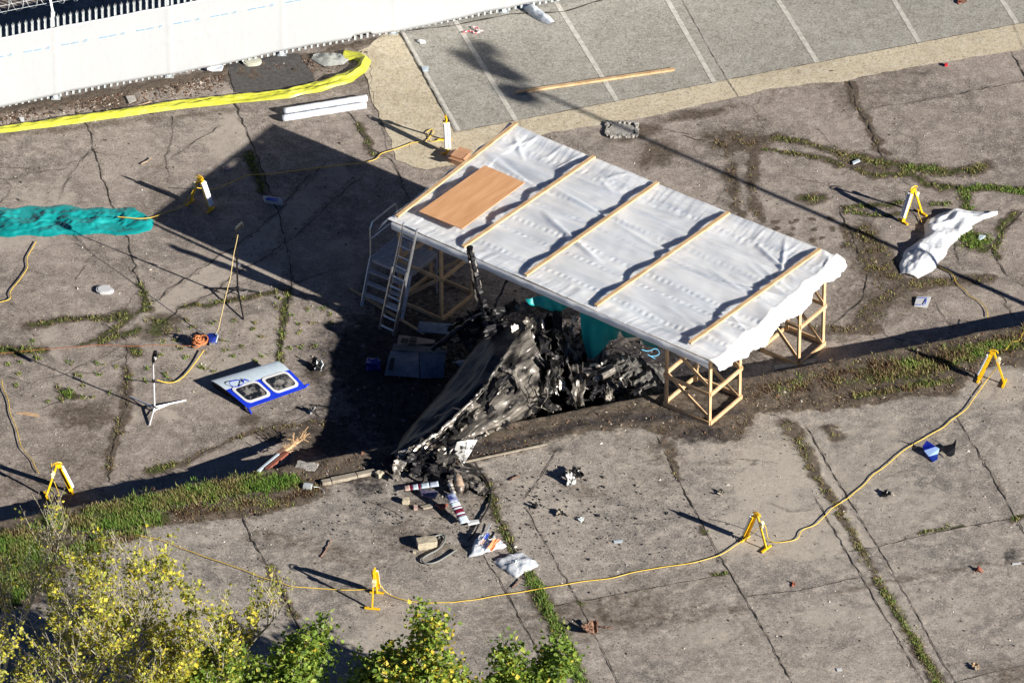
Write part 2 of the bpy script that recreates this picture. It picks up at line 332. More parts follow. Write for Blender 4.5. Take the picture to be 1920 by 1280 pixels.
CR0 = [  # thin cracks at yard level, (polyline, width m)
 ([(150, 215), (170, 250), (182, 300), (206, 370), (236, 440), (262, 530), (272, 572)], .03), ([(190, 605), (240, 640), (236, 760), (214, 830), (204, 905)], .03),
 ([(436, 180), (470, 262), (492, 320), (522, 400), (540, 470), (548, 520), (536, 600), (522, 700)], .035), ([(322, 215), (324, 260), (312, 300), (318, 345)], .018), ([(318, 300), (360, 270), (415, 235)], .014),
 ([(-20, 312), (60, 316), (150, 305), (172, 280), (215, 292), (235, 300)], .014), ([(-20, 340), (20, 336), (75, 322), (130, 315)], .012), ([(178, 278), (150, 300), (120, 350), (112, 375)], .014), ([(12, 336), (18, 365), (-5, 385)], .012),
 ([(615, 300), (560, 350), (520, 398), (440, 462), (385, 500), (335, 530), (285, 572)], .025), ([(680, 330), (640, 362), (560, 438), (500, 482), (450, 506), (400, 548), (345, 575), (300, 610)], .025),
 ([(618, 190), (660, 215), (690, 275), (735, 300), (760, 360), (770, 390)], .03), ([(690, 95), (700, 190), (735, 300)], .012), ([(140, 455), (180, 470), (165, 490), (140, 530)], .012),
 ([(0, 560), (60, 590), (130, 600), (270, 575)], .012), ([(240, 500), (262, 540), (190, 640)], .008), ([(420, 560), (520, 545), (640, 500)], .015), ([(90, 690), (180, 700), (240, 660)], .012),
 ([(60, 770), (90, 760), (130, 745)], .02), ([(0, 700), (60, 720), (120, 700), (230, 650)], .010), ([(345, 868), (420, 830), (510, 800), (620, 760), (690, 730)], .015), ([(500, 780), (540, 770), (590, 750)], .012),
 ([(1592, 150), (1604, 195), (1628, 232), (1650, 285), (1660, 300)], .04), ([(1895, 94), (1915, 128), (1935, 165)], .03), ([(1640, 202), (1700, 195), (1800, 175), (1930, 148)], .014), ([(1430, 175), (1412, 200), (1435, 245)], .012),
 ([(1280, 255), (1330, 266)], .018), ([(1360, 150), (1388, 185)], .012), ([(1580, 330), (1600, 310), (1640, 300)], .01), ([(1690, 335), (1705, 350), (1700, 380)], .012), ([(1920, 395), (1885, 430), (1862, 470), (1880, 505), (1895, 520)], .03),
 ([(1745, 350), (1800, 345), (1830, 372)], .015), ([(1575, 395), (1600, 440), (1610, 480)], .03), ([(1750, 415), (1790, 460), (1800, 500)], .02), ([(1595, 400), (1650, 410), (1700, 400)], .014), ([(1630, 500), (1620, 560), (1560, 610)], .03),
 ([(1750, 560), (1765, 590), (1790, 615)], .018), ([(1840, 520), (1880, 560), (1905, 600)], .02), ([(1655, 615), (1665, 630), (1700, 640)], .025), ([(1340, 260), (1200, 235), (1140, 245)], .012),
 ([(1895, 520), (1925, 540)], .02), ([(290, 60+100), (300, 180), (318, 195)], .012), ([(560, 100), (592, 150)], .014), ([(430, 135), (445, 200)], .02),
 ([(1610, 290), (1560, 270), (1530, 240), (1500, 235)], .006), ([(1680, 240), (1720, 265), (1710, 300)], .006), ([(1480, 330), (1540, 345), (1600, 340), (1650, 345)], .008), ([(1300, 390), (1340, 380), (1365, 350)], .007),
 ([(40, 860), (100, 840), (170, 850)], .006), ([(380, 700), (420, 660), (500, 640)], .008),
]
CR1 = [  # joints and cracks on the raised slab
 ([(1510, 795), (1561, 885), (1642, 1018), (1698, 1112), (1762, 1231), (1798, 1290)], .022), ([(1527, 928), (1583, 1026), (1634, 1112), (1676, 1184), (1728, 1274), (1738, 1290)], .022),
 ([(1232, 817), (1271, 898), (1339, 1022), (1399, 1124), (1442, 1197), (1490, 1290)], .03), ([(1790, 770), (1805, 800), (1852, 877), (1903, 967), (1960, 1070)], .026),
 ([(890, 865), (905, 890), (925, 950), (960, 1020), (1000, 1090), (1040, 1170), (1092, 1285)], .04), ([(985, 950), (1027, 1025), (1084, 1126), (1102, 1160), (1165, 1290)], .02),
 ([(905, 1035), (915, 1055), (937, 1085), (964, 1137), (997, 1197), (1040, 1290)], .022), ([(1046, 840), (1035, 858), (1016, 890), (1005, 905), (985, 935)], .022), ([(455, 969), (472, 1010), (495, 1047), (514, 1085), (536, 1122), (556, 1165), (620, 1290)], .03),
 ([(1000, 1142), (1100, 1125), (1230, 1100), (1365, 1075)], .022), ([(1395, 1118), (1500, 1106), (1610, 1082)], .022), ([(1590, 1034), (1640, 1026), (1700, 1010), (1783, 992), (1960, 960)], .024), ([(1790, 1278), (1860, 1260), (1960, 1238)], .018),
 ([(1330, 1030), (1345, 1040), (1350, 1058)], .018), ([(640, 1240), (760, 1215), (860, 1200)], .010), ([(1545, 965), (1570, 1000), (1590, 1000)], .008), ([(610, 900), (700, 890), (720, 920)], .01), ([(1840, 820), (1700, 880), (1650, 900)], .006),
 ([(680, 935), (720, 950), (760, 970)], .018), ([(1150, 1100), (1155, 1120)], .01), ([(1320, 870), (1385, 860), (1460, 868)], .006), ([(1440, 940), (1480, 960), (1530, 955)], .006), ([(1400, 700+70), (1460, 780), (1475, 795)], .02),
]
def frac(pts, step=14, jit=2.6, rs=None):
    rs = rs or random; out = []
    for i in range(len(pts)-1):
        a, b = pts[i], pts[i+1]; L = math.hypot(b[0]-a[0], (b[1]-a[1])*1.7); n = max(1, int(L/step))
        for k in range(n):
            t = k/n; j = 0 if (k == 0 and i == 0) else jit
            out.append(tuple(a[q]+(b[q]-a[q])*t + (rs.gauss(0, j)*(1 if q == 0 else .58) if q < 2 else 0) for q in range(min(len(a), len(b)))))
    out.append(pts[-1]); return out

def ground_masks(X, Y, z):
    U, V = PIX(X, Y, z); n = len(X)
    U = U+(fbm(X*3.2, Y*3.2, 61, 3)-.44)*26; V = V+(fbm(X*3.2, Y*3.2, 71, 3)-.44)*15
    dirt, moss, soot, pale = np.zeros(n), np.zeros(n), np.zeros(n), np.zeros(n)
    for h, pl, den, g in VEG:
        if h != z: continue
        pl2 = [(p[0], p[1], p[2]*1.2+2) for p in pl]
        seg_mask(U, V, pl2, 8, dirt, .95)
        if g > .4: seg_mask(U, V, [(p[0], p[1], p[2]*.9) for p in pl], 8, moss, .5+g*.3)
    dirt *= np.clip(.35+1.5*fbm(X*1.7, Y*1.7, 33, 3), .3, 1.15)
    for pl, wd in (CR0 if z == 0 else CR1): seg_mask(U, V, [(p[0], p[1], 3+wd*70) for p in pl], 8, dirt, .40)
    if z == 0:
        for p in [(455, 130, 55, 28, .9), (60, 200, 110, 14, .6), (200, 185, 60, 22, .95), (540, 290, 60, 60, .2), (600, 480, 60, 60, .1)]: blob_mask(U, V, p[0], p[1], p[2], p[3], dirt, p[4])
        seg_mask(U, V, [(-60, 212, 14), (105, 192, 14), (316, 155, 16), (527, 116, 12), (736, 70, 6)], 10, dirt, .95)
        seg_mask(U, V, [(-60, 262, 10), (100, 245, 10), (300, 222, 12), (450, 205, 12)], 10, dirt, .5)
        blob_mask(U, V, 470, 150, 62, 34, soot, .42)                  # tarmac patch by the fence
        for p in [(1310, 213, 90, 10), (1190, 250, 60, 18), (1230, 290, 50, 30), (1560, 130, 90, 7)]: blob_mask(U, V, *p, dirt, .75, -9)
        for p in [(1456, 416), (1480, 416), (1496, 414), (1523, 412), (1556, 409), (1456, 428), (1486, 428), (1529, 430), (1481, 440), (1524, 448), (1540, 447), (1580, 465), (1557, 430)]: blob_mask(U, V, p[0], p[1], 7, 4, dirt, .95)
        poly_mask(U, V, [(1560, 560), (1600, 480), (1640, 440), (1690, 470), (1720, 540), (1690, 600), (1600, 640), (1500, 650)], dirt, .42)
        for p in [(1670, 560, 100, 30), (1300, 660, 200, 40)]: blob_mask(U, V, *p, dirt, .6)
        blob_mask(U, V, 160, 780, 70, 30, dirt, .72); blob_mask(U, V, 80, 800, 70, 22, dirt, .35); blob_mask(U, V, 90, 600, 90, 20, dirt, .3)
        for p in [(590, 700, 22, 18), (465, 790, 26, 14), (600, 820, 70, 40), (520, 810, 40, 20)]: blob_mask(U, V, *p, dirt, .85)
        blob_mask(U, V, 93, 625, 20, 14, pale, .9, -30); blob_mask(U, V, 105, 662, 22, 12, pale, .8, 30); blob_mask(U, V, 250, 782, 24, 12, pale, .8); blob_mask(U, V, 320, 780, 22, 14, pale, .8); blob_mask(U, V, 320, 295, 40, 24, pale, .45)
        blob_mask(U, V, 640, 460, 50, 22, pale, .6); blob_mask(U, V, 152, 775, 10, 6, pale, .9); blob_mask(U, V, 530, 745, 30, 14, pale, .4)
        poly_mask(U, V, [(640, 310), (660, 330), (560, 430), (450, 500), (400, 540), (345, 570), (280, 615), (200, 640), (270, 590), (330, 535), (440, 465), (520, 402), (600, 320)], pale, .62, 5)
        # fire-blackened ground under and round the wreck
        blob_mask(U, V, 930, 730, 330, 150, soot, 1.0, -12); blob_mask(U, V, 760, 680, 180, 120, soot, .95); blob_mask(U, V, 1230, 690, 180, 90, soot, .8, -12); blob_mask(U, V, 780, 540, 130, 70, soot, .62)
    else:
        poly_mask(U, V, SOIL_STAIN, dirt, 1.0, 16)
        for pl, den, g in VERGE:
            if g > .4: seg_mask(U, V, pl, 20, moss, .8)
        seg_mask(U, V, [(700, 870, 30), (850, 850, 34), (950, 835, 22), (1100, 790, 20), (1250, 780, 24), (1380, 770, 14)], 20, soot, .62)
        blob_mask(U, V, 830, 905, 100, 36, soot, .62); blob_mask(U, V, 690, 912, 48, 20, soot, .68); blob_mask(U, V, 1320, 815, 70, 16, soot, .6); blob_mask(U, V, 1045, 843, 30, 12, soot, .5)
        for p in [(780, 1015, 110, 45), (900, 930, 60, 50), (1100, 920, 50, 20), (640, 1040, 90, 25), (520, 1010, 80, 20), (1240, 840, 40, 40), (1360, 870, 20, 5), (830, 960, 140, 20)]: blob_mask(U, V, *p, dirt, .5, 8)
        for p in [(1330, 1190, 90, 40), (1060, 1180, 70, 30), (1560, 1150, 60, 40), (1080, 940, 70, 30), (1750, 940, 60, 25), (700, 1200, 140, 40), (380, 1010, 100, 14), (1700, 1060, 60, 20)]: blob_mask(U, V, *p, pale, .55, -12)
        for p in [(1418, 868, 10, 4), (1900, 1040, 24, 14), (1560, 1180, 10, 4)]: blob_mask(U, V, *p, soot, .55)
        seg_mask(U, V, [(1560, 1110, 8), (1700, 1085, 10), (1830, 1060, 8), (1920, 1050, 8)], 8, dirt, .5)
        seg_mask(U, V, [(1250, 1040, 12), (1400, 1200, 16), (1500, 1250, 12)], 8, dirt, .34)
    tone = np.zeros(n)                    # each cast slab has its own tone
    def side(pts):
        vs0 = [p[1] for p in pts]; us0 = [p[0] for p in pts]; return (U > np.interp(V, vs0, us0)).astype(int)
    if z:
        idx = sum(side(q)*(k+1) for k, q in enumerate([CR1[k][0] for k in (0, 1, 2, 3, 4, 8)]))
        cross = (V > np.interp(U, [0, 1000, 1100, 1365, 1610, 1783, 1960], [1280, 1142, 1125, 1076, 1030, 992, 960])).astype(int); idx = idx*7+cross*3
    else:
        idx = side([(150, 215), (262, 530), (240, 640), (204, 905)]) + 2*side([(436, 180), (522, 400), (522, 700)]) + 5*side([(618, 190), (770, 390), (800, 700)]) + 9*side([(1592, 150), (1660, 300), (1690, 600)])
        idx = idx*5 + 2*(V > np.interp(U, [0, 150, 600, 1380, 1920], [590, 600, 520, 300, 330])).astype(int)
    tone = np.array([random.Random(int(k)*31+7).uniform(-.30, .30) for k in range(400)])[np.clip(idx, 0, 399).astype(int)]
    big = fbm(X*.35, Y*.35, 5 if z else 9)
    dirt = np.maximum(dirt, np.clip((big-.50)*2.2, 0, .34)+np.clip(tone, 0, 1)*.8); pale = np.maximum(pale, np.clip((.44-big)*2.5, 0, .5)+np.clip(-tone, 0, 1)*1.3)
    return np.stack([dirt, moss, soot, pale], 1)

def axis(lo, hi, step, far=500):
    a = list(np.arange(lo, hi+step*.5, step)); d = step*2; l = [lo]; h = [a[-1]]
    while h[-1] < far: h.append(h[-1]+d); l.append(l[-1]-d); d *= 1.7
    return np.array(l[:0:-1] + a + h[1:])
def grid_mesh(name, XX, YY, ZZ, mask, m):
    nr, nc = XX.shape; me = bpy.data.meshes.new(name); nv = nr*nc
    me.vertices.add(nv); me.vertices.foreach_set('co', np.stack([XX, YY, ZZ], 2).reshape(-1))
    idx = np.arange(nv).reshape(nr, nc); q = np.stack([idx[:-1, :-1], idx[:-1, 1:], idx[1:, 1:], idx[1:, :-1]], 2).reshape(-1, 4)
    nf = len(q); me.loops.add(nf*4); me.loops.foreach_set('vertex_index', q.reshape(-1).astype(np.int32))
    me.polygons.add(nf); me.polygons.foreach_set('loop_start', np.arange(nf, dtype=np.int32)*4)
    me.polygons.foreach_set('loop_total', np.full(nf, 4, dtype=np.int32))
    ca = me.color_attributes.new('mask', 'FLOAT_COLOR', 'POINT'); ca.data.foreach_set('color', mask.reshape(-1).astype(np.float32))
    me.polygons.foreach_set('use_smooth', np.ones(nf, bool)); me.update(calc_edges=True); me.materials.append(m)
    o = bpy.data.objects.new(name, me); C.objects.link(o); return o
# yard at z = 0
ax = axis(-12.6, 12.6, .055); ay = axis(-6.2, 15.0, .055)
XX, YY = np.meshgrid(ax, ay); mk = ground_masks(XX.ravel(), YY.ravel(), 0)
near = (np.abs(XX) < 13) & (YY < 16) & (YY > -7)
ZZ = (fbm(XX*1.1, YY*1.1, 3)-.5)*.02*near + np.clip(mk[:, 0].reshape(XX.shape), 0, 1)*(fbm(XX*6, YY*6, 8)-.35)*.05*near + np.clip(mk[:, 2].reshape(XX.shape)-.6, 0, 1)*(fbm(XX*5, YY*5, 8)-.4)*.12*near
tag(grid_mesh('yard_ground', XX, YY, ZZ, mk, M_yard), kind='structure')
# raised slab, behind a low wall
W0, W1 = P(157, 944, HZ), P(1918, 606, HZ); WD = (W1-W0); WL = WD.length; WD.normalize(); WN = Vector((WD.y, -WD.x, 0))  # WN: towards camera
aa = axis(-4.5, WL+3.5, .055); bb = np.concatenate([[0], axis(0, 13.5, .055)]); bb = bb[bb >= 0]
AA, BB = np.meshgrid(aa, bb)
XX = W0.x + WD.x*AA + WN.x*BB; YY = W0.y + WD.y*AA + WN.y*BB
wig = (fbm(AA*1.3, AA*0+.5, 4)-.47)*.10; nearA = (AA > -6) & (AA < WL+5)
edge = np.clip(1-BB/.6, 0, 1)*wig*nearA; XX = XX - WN.x*edge; YY = YY - WN.y*edge
mk = ground_masks(XX.ravel(), YY.ravel(), HZ)
d0 = np.clip(mk[:, 0].reshape(XX.shape), 0, 1); near = nearA & (BB < 14)
ZZ = HZ + ((fbm(XX*1.0, YY*1.0, 3)-.5)*.018 + d0*(fbm(XX*5, YY*5, 8)-.38)*.09)*near
ZZ = np.where((BB < .02), HZ-.02, ZZ); ZZ[0] = -.3
o = grid_mesh('raised_slab', XX, YY, ZZ, mk, M_slab); tag(o, kind='structure')

def zg(u, v, z): return P(u, v, z)
# ------------------------------------------------------------ crack strips
def strips(name, lines, z, m, seed, jit=None):
    rs = random.Random(seed); mb = MB()
    for pl, wd in lines:
        f = frac(pl, 12, jit if jit else (2.4 if wd < .03 else 1.6), rs); pts = [P(p[0], p[1], z+.013) for p in f]; rows = []
        for i, p in enumerate(pts):
            d = (pts[min(i+1, len(pts)-1)]-pts[max(i-1, 0)]).normalized(); nrm = Vector((-d.y, d.x, 0))
            ww = wd*.5*rs.uniform(.25, 1.25)*(0.2 if i in (0, len(pts)-1) else 1)
            rows.append([p - nrm*ww, p + nrm*ww*rs.uniform(.6, 1.2)])
        mb.grid(rows)
    return tag(mb.build(name, m), kind='structure')
M_crack = mat('crack_dirt', (.012, .010, .009), (.045, .036, .028), 25, .95)
strips('yard_cracks', CR0, 0.0, M_crack, 3); strips('slab_joints', CR1, HZ, M_crack, 4, 1.0)

# ------------------------------------------------------------ parking bays and kerb band
def sheet_poly(name, poly, z, m, step=.35, jag=0, seed=1, jagset=None, kind='structure'):
    rs = random.Random(seed); pts = []
    n = len(poly)
    for i in range(n):
        a, b = P(*poly[i], z), P(*poly[(i+1) % n], z); L = (b-a).length; k = max(1, int(min(L, 40)/step))
        j = jag if (jagset is None or i in jagset) else 0
        for q in range(k):
            p = a+(b-a)*(q/k)
            if j and q: p = p + Vector((rs.gauss(0, j), rs.gauss(0, j), 0))
            pts.append(p)
    mb = MB(); mb.add(pts, [tuple(range(len(pts)))]); return tag(mb.build(name, m), kind=kind)
M_band = ground_mat('kerb_band_surface', (.46, .39, .27), (.55, .475, .335), (.60, .54, .41))
M_park = ground_mat('parking_surface', (.27, .26, .225), (.325, .315, .275), (.38, .37, .335))
M_tar = mat('tarmac_patch', (.045, .043, .043), (.085, .08, .075), 9, .95, bump=.6, bscale=60)
def add_attr(o, vals=(0, 0, 0, 0)):
    me = o.data; ca = me.color_attributes.new('mask', 'FLOAT_COLOR', 'POINT'); ca.data.foreach_set('color', np.tile(vals, len(me.vertices)).astype(np.float32))
EDG = lambda x: 248 - (x-853)*.1925      # lower edge of the parking concrete
band = [(700, 78), (672, 96), (690, 150), (702, 200), (735, 262), (742, 300), (800, 318), (880, 300), (1000, 258), (1080, 240), (1200, 222), (1285, 203), (1360, 187), (1435, 168), (1500, 160), (1590, 152), (1640, 140), (1760, 118), (1920, 92), (2300, 20), (2300, -60), (760, 40)]
o = sheet_poly('kerb_band', band, .010, M_band, .25, .03, 2); add_attr(o)
park = [(853, 248), (2400, 248-1547*.1925), (2150, -520), (560, -215), (722, 30), (748, 58)]
o = sheet_poly('parking_bay_concrete', park, .016, M_park, 1.0); add_attr(o)
tarp_ = [(425, 122), (520, 102), (560, 100), (585, 140), (600, 165), (560, 182), (440, 172)]
o = sheet_poly('tarmac_patch', tarp_, .012, M_tar, .2, .02, 5)
M_line = mat('worn_line_paint', (.40, .38, .33), (.56, .54, .49), 7, .85, contrast=(.35, .6), bump=.2)
for i, (x, y, tx, ty) in enumerate([(968, 227, 848, 30), (1158, 191, 1040, 0), (1340, 156, 1240, -20), (1533, 118, 1440, -30), (1725, 82, 1640, -60), (1908, 46, 1815, -100), (2098, 8, 2000, -120)]):
    a, b = P(x, y, .021), P(tx, ty, .021); d = (b-a).normalized(); nn = Vector((-d.y, d.x, 0))*.062; b = a+d*4.9
    mb = MB(); rows = []; k = 40
    for q in range(k+1):
        p = a+(b-a)*q/k; rows.append([p-nn*random.uniform(.94, 1.05), p+nn*random.uniform(.94, 1.05)])
    mb.grid(rows); tag(mb.build('bay_line', M_line), kind='structure')
pl = [([(853, 248), (1200, EDG(1200)), (1600, EDG(1600)), (1920, EDG(1920)), (2100, EDG(2100))], .018), ([(853, 248), (800, 150), (748, 58)], .03), ([(1386, 184), (1340, 110), (1283, 8), (1260, -40)], .014), ([(1920, 92), (1898, 42)], .012),
      ([(745, 60), (850, 48), (960, 26), (1060, 22), (1120, 2), (1180, -10)], .05)]
strips('bay_joints', pl, .012, M_crack, 9, .5)
# pale edging strip of the bays beside the joint
o = sheet_poly('bay_edging', [(857, 246), (864, 244.5), (757, 57), (751, 58)], .020, M_line, .3)

# ------------------------------------------------------------ grass, weeds, gravel, litter (uncountable)
class Blades:
    def __init__(s): s.co = []; s.r = []
    def tuft(s, p, n, h, spread, g, w_=.012):
        for _ in range(n):
            a = random.uniform(0, 6.283); lean = random.uniform(.1, .9); hh = h*random.uniform(.5, 1.15)
            bx = p[0]+random.gauss(0, spread); by = p[1]+random.gauss(0, spread); dx, dy = math.cos(a), math.sin(a); ww = w_*random.uniform(.6, 1.4)
            s.co += [(bx-dy*ww, by+dx*ww, p[2]), (bx+dy*ww, by-dx*ww, p[2]), (bx+dx*lean*hh, by+dy*lean*hh, p[2]+hh*math.sqrt(max(.1, 1-lean*lean*.7)))]
            s.r += [min(1, max(0, random.gauss(g, .26)))]*3
    def build(s, name, m, label=None, cat='grass'):
        n = len(s.co)//3; me = bpy.data.meshes.new(name); me.vertices.add(n*3); me.vertices.foreach_set('co', np.array(s.co, dtype=np.float32).reshape(-1))
        me.loops.add(n*3); me.loops.foreach_set('vertex_index', np.arange(n*3, dtype=np.int32)); me.polygons.add(n)
        me.polygons.foreach_set('loop_start', np.arange(n, dtype=np.int32)*3); me.polygons.foreach_set('loop_total', np.full(n, 3, dtype=np.int32))
        me.attributes.new('rnd', 'FLOAT', 'POINT').data.foreach_set('value', s.r); me.update(calc_edges=True); me.materials.append(m)
        o = bpy.data.objects.new(name, me); C.objects.link(o); return tag(o, label, cat, kind='stuff')
M_grass = mat('grass_blades', (0, 0, 0), rough=.7, spec=.2, rnd=[(.13, .08, .05), (.26, .19, .10), (.31, .30, .11), (.22, .28, .07), (.13, .24, .04)], tl=.25)
def along(pl, den):                       # random points in a band along a polyline (px)
    out = []
    for i in range(len(pl)-1):
        a, b = pl[i], pl[i+1]; L = math.hypot(b[0]-a[0], (b[1]-a[1])/.577)/80
        for _ in range(int(den*L*(.25+ (a[2]+b[2])/2/14)+.5)):
            t = random.random(); w_ = a[2]+(b[2]-a[2])*t; r = w_*random.gauss(0, .55)
            dx, dy = b[0]-a[0], (b[1]-a[1])/.577; l = math.hypot(dx, dy) or 1
            out.append((a[0]+(b[0]-a[0])*t - dy/l*r, a[1]+(b[1]-a[1])*t + dx/l*r*.577))
    return out
wb = Blades()
for h, pl_, den, g in VEG:
    for u, v in along([(p[0], p[1], p[2]*1.1) for p in pl_], den*.9):
        if vn(np.array([u*.06]), np.array([v*.1]), 3)[0] < .33 and g < .8: continue
        wb.tuft(P(u, v, h), random.randint(3, 7), random.uniform(.03, .09)*(.7+g*.5), .03, g, .011)
TUFTS = [(478, 605), (515, 575), (440, 603), (492, 632), (474, 618), (545, 593), (560, 608), (577, 580), (563, 623), (588, 605), (605, 580), (525, 560), (535, 585), (562, 650), (545, 652), (590, 650), (456, 650), (395, 605), (360, 613),
 (338, 655), (302, 667), (350, 670), (382, 690), (310, 700), (318, 712), (275, 690), (495, 668), (480, 678), (417, 658), (438, 668), (375, 688), (402, 697), (272, 715), (305, 640), (328, 638), (38, 677), (70, 673), (15, 685), (35, 700), (68, 672), (130, 680),
 (180, 680), (218, 687), (185, 702), (158, 722), (205, 737), (173, 745), (90, 754), (112, 750), (155, 745), (32, 722), (145, 705), (60, 640), (240, 705), (110, 725), (420, 640), (350, 600), (620, 605), (618, 590)]
for u, v in TUFTS:
    s_ = 1.5 if (u, v) in [(180, 680), (145, 705), (112, 750)] else 1
    for _ in range(int(4*s_)): wb.tuft(P(u+random.gauss(0, 3.5*s_), v+random.gauss(0, 2*s_), 0), 7, .06, .025, random.choice((.45, .7, .85)), .013)
for _ in range(260):
    u, v = random.uniform(300, 640), random.uniform(555, 720); wb.tuft(P(u, v, 0), 3, .03, .02, .4, .008)
wb.build('joint_weeds', M_grass, 'weeds and moss growing along the joints and cracks of the paving', 'weeds')
vb = Blades()
for pl_, den, g in VERGE:
    for u, v in along(pl_, den*.62):
        k = vn(np.array([u*.03]), np.array([v*.06]), 5)[0]
        vb.tuft(P(u, v, HZ), random.randint(3, 6), random.uniform(.05, .13)*(.8 if g < .4 else 1.2), .035, g-.08+(k-.5)*1.3, .011)
def inside(u, v, poly):
    c = False; n = len(poly)
    for i in range(n):
        (x1, y1), (x2, y2) = poly[i], poly[(i+1) % n]
        if (y1 > v) != (y2 > v) and u < (x2-x1)*(v-y1)/(y2-y1)+x1: c = not c
    return c
k = 0
while k < 2600:
    u, v = random.uniform(-20, 1960), random.uniform(600, 1160)
    if inside(u, v, SOIL) and not (640 < u < 1380 and random.random() < .8): vb.tuft(P(u, v, HZ), 3, .05, .04, .12, .010); k += 1
vb.build('verge_grass', M_grass, 'rough green and brown grass on the bank along the low wall', 'grass')

def chips(name, n, m, region, size, label, cat='gravel', flat=.5, seed=5):
    rs = random.Random(seed); co = []; rr = []; k = 0
    while k < n:
        q = region(rs)
        if q is None: continue
        p = P(*q); s_ = size*rs.lognormvariate(0, .45); a = rs.uniform(0, 6.28); hgt = s_*flat*rs.uniform(.5, 1.2)
        rx, ry = s_*rs.uniform(.6, 1.4)*.5, s_*rs.uniform(.5, 1.1)*.5; c, s2 = math.cos(a), math.sin(a)
        ring = [(p.x+c*x*rx-s2*y*ry, p.y+s2*x*rx+c*y*ry, p.z) for x, y in ((-1, -.7), (1, -1), (.9, .8), (-.8, 1))]; top = (p.x, p.y, p.z+hgt); r_ = rs.random()**1.7
        for i in range(4): co += [ring[i], ring[(i+1) % 4], top]; rr += [r_]*3
        k += 1
    b = Blades(); b.co = co; b.r = rr; return b.build(name, m, label, cat)
M_chip = mat('gravel_chips', (0, 0, 0), rough=.9, rnd=[(.04, .035, .03), (.10, .08, .06), (.20, .17, .14), (.34, .30, .25), (.66, .62, .56)])
M_sootchip = mat('burnt_chips', (0, 0, 0), rough=.6, rnd=[(.006, .006, .007), (.010, .010, .010), (.015, .014, .013), (.03, .027, .025), (.22, .20, .18)])
def reg_all(rs):
    u, v = rs.uniform(-30, 1950), rs.uniform(190, 1300); edge_v = 944-(u-157)*.192
    z = HZ if v > edge_v else 0
    if z == 0 and v > edge_v-50: return None
    return (u, v, z)
chips('loose_gravel', 9000, M_chip, reg_all, .022, 'fine loose gravel scattered over the concrete')
def reg_deb(rs):
    u, v = rs.gauss(900, 190), rs.gauss(960, 55)
    return (u, v, HZ) if v > 880 else None
chips('scattered_crumbs', 1600, M_sootchip, reg_deb, .03, 'small dark crumbs of debris spread in front of the wreck', 'debris', seed=6)
M_leaf_l = mat('leaf_litter', (0, 0, 0), rough=.9, rnd=[(.04, .03, .02), (.07, .045, .03), (.13, .06, .035), (.16, .11, .07), (.42, .38, .33)])
def reg_soil(rs):
    u, v = rs.uniform(-20, 1950), rs.uniform(600, 1100)
    return (u, v, HZ) if inside(u, v, SOIL) else None
chips('verge_litter', 5200, M_leaf_l, reg_soil, .028, 'dead leaves and stones lying in the verge soil', 'litter', seed=8)
def reg_fence(rs):
    u = rs.uniform(0, 640); v = 196-(u-105)*.18+abs(rs.gauss(0, 14)); return (u, v, 0) if not (u > 420 and v > 135) else None
chips('fence_litter', 3200, M_leaf_l, reg_fence, .034, 'fallen leaves and rubbish gathered at the foot of the fence', 'litter', .35, seed=9)
def reg_burn(rs):
    u, v = rs.gauss(960, 150), rs.gauss(720, 60)
    return (u, v, 0) if v < 944-(u-157)*.192-20 and u > 640 else None
chips('ash_and_cinders', 3800, M_sootchip, reg_burn, .05, 'ash and cinders covering the burnt ground round the wreck', 'ash', .7, seed=10)

# ------------------------------------------------------------ palisade fence wrapped in white membrane, with razor wire
F0, F1 = P(105, 183, 0), P(946, 22, 0); FD = (F1-F0).normalized(); FN = Vector((FD.y, -FD.x, 0)); FS = (F1-F0).length/4
fence = thing('palisade_fence', 'tall steel palisade fence wrapped in white membrane along the back of the yard', 'fence', F0)
def fl(a, n, z): return FD*a + FN*n + UP*z
for i in range(-2, 7):
    a0 = i*FS
    mb = MB(); mb.beam(fl(a0, 0, -.05), fl(a0, 0, 2.5), .10, .06, FN); mb.box(fl(a0, 0, .01), (.22, .22, .02)); mb.beam(fl(a0, .0, 2.5), fl(a0, -.25, 2.85), .05, .04, FN)
    mb.build('post', M_galv, fence)
    if i < 6:
        for z in (.42, 2.0): MB().beam(fl(a0+.03, .045, z), fl(a0+FS-.03, .045, z), .05, .05).build('rail', M_galv, fence)
        mb = MB(); n = 18
        for k in range(n):
            a = a0 + FS*(k+.6)/n
            # W-section pale with a split, outcurved tip
            prof = [(-.034, 0), (-.022, .018), (0, .006), (.022, .018), (.034, 0)]
            for z0, z1, o0, o1, tap in ((.06, 2.22, .07, .07, 1), (2.22, 2.34, .07, .085, .95)):
                mb.grid([[fl(a+x, .0+o0+y, z0) for x, y in prof], [fl(a+x*tap, o1+y, z1) for x, y in prof]])
            for sx, tl_ in ((-.022, .10), (.0, .15), (.022, .10)):
                mb.add([fl(a+sx-.011, .088, 2.34), fl(a+sx+.011, .088, 2.34), fl(a+sx*1.5, .10, 2.34+tl_)], [(0, 1, 2)])
        mb.build('pale_panel', M_galv, fence, thick=.004)
random.seed(5)
rows = []; NA = 400; A0, A1 = -2*FS, 6*FS
def hem(a): return .14 + .035*math.sin(a*1.15+.6) + .03*noise.noise(Vector((a*1.5, 0, 3))) + (.09 if 7.6 < a < 8.1 else 0)
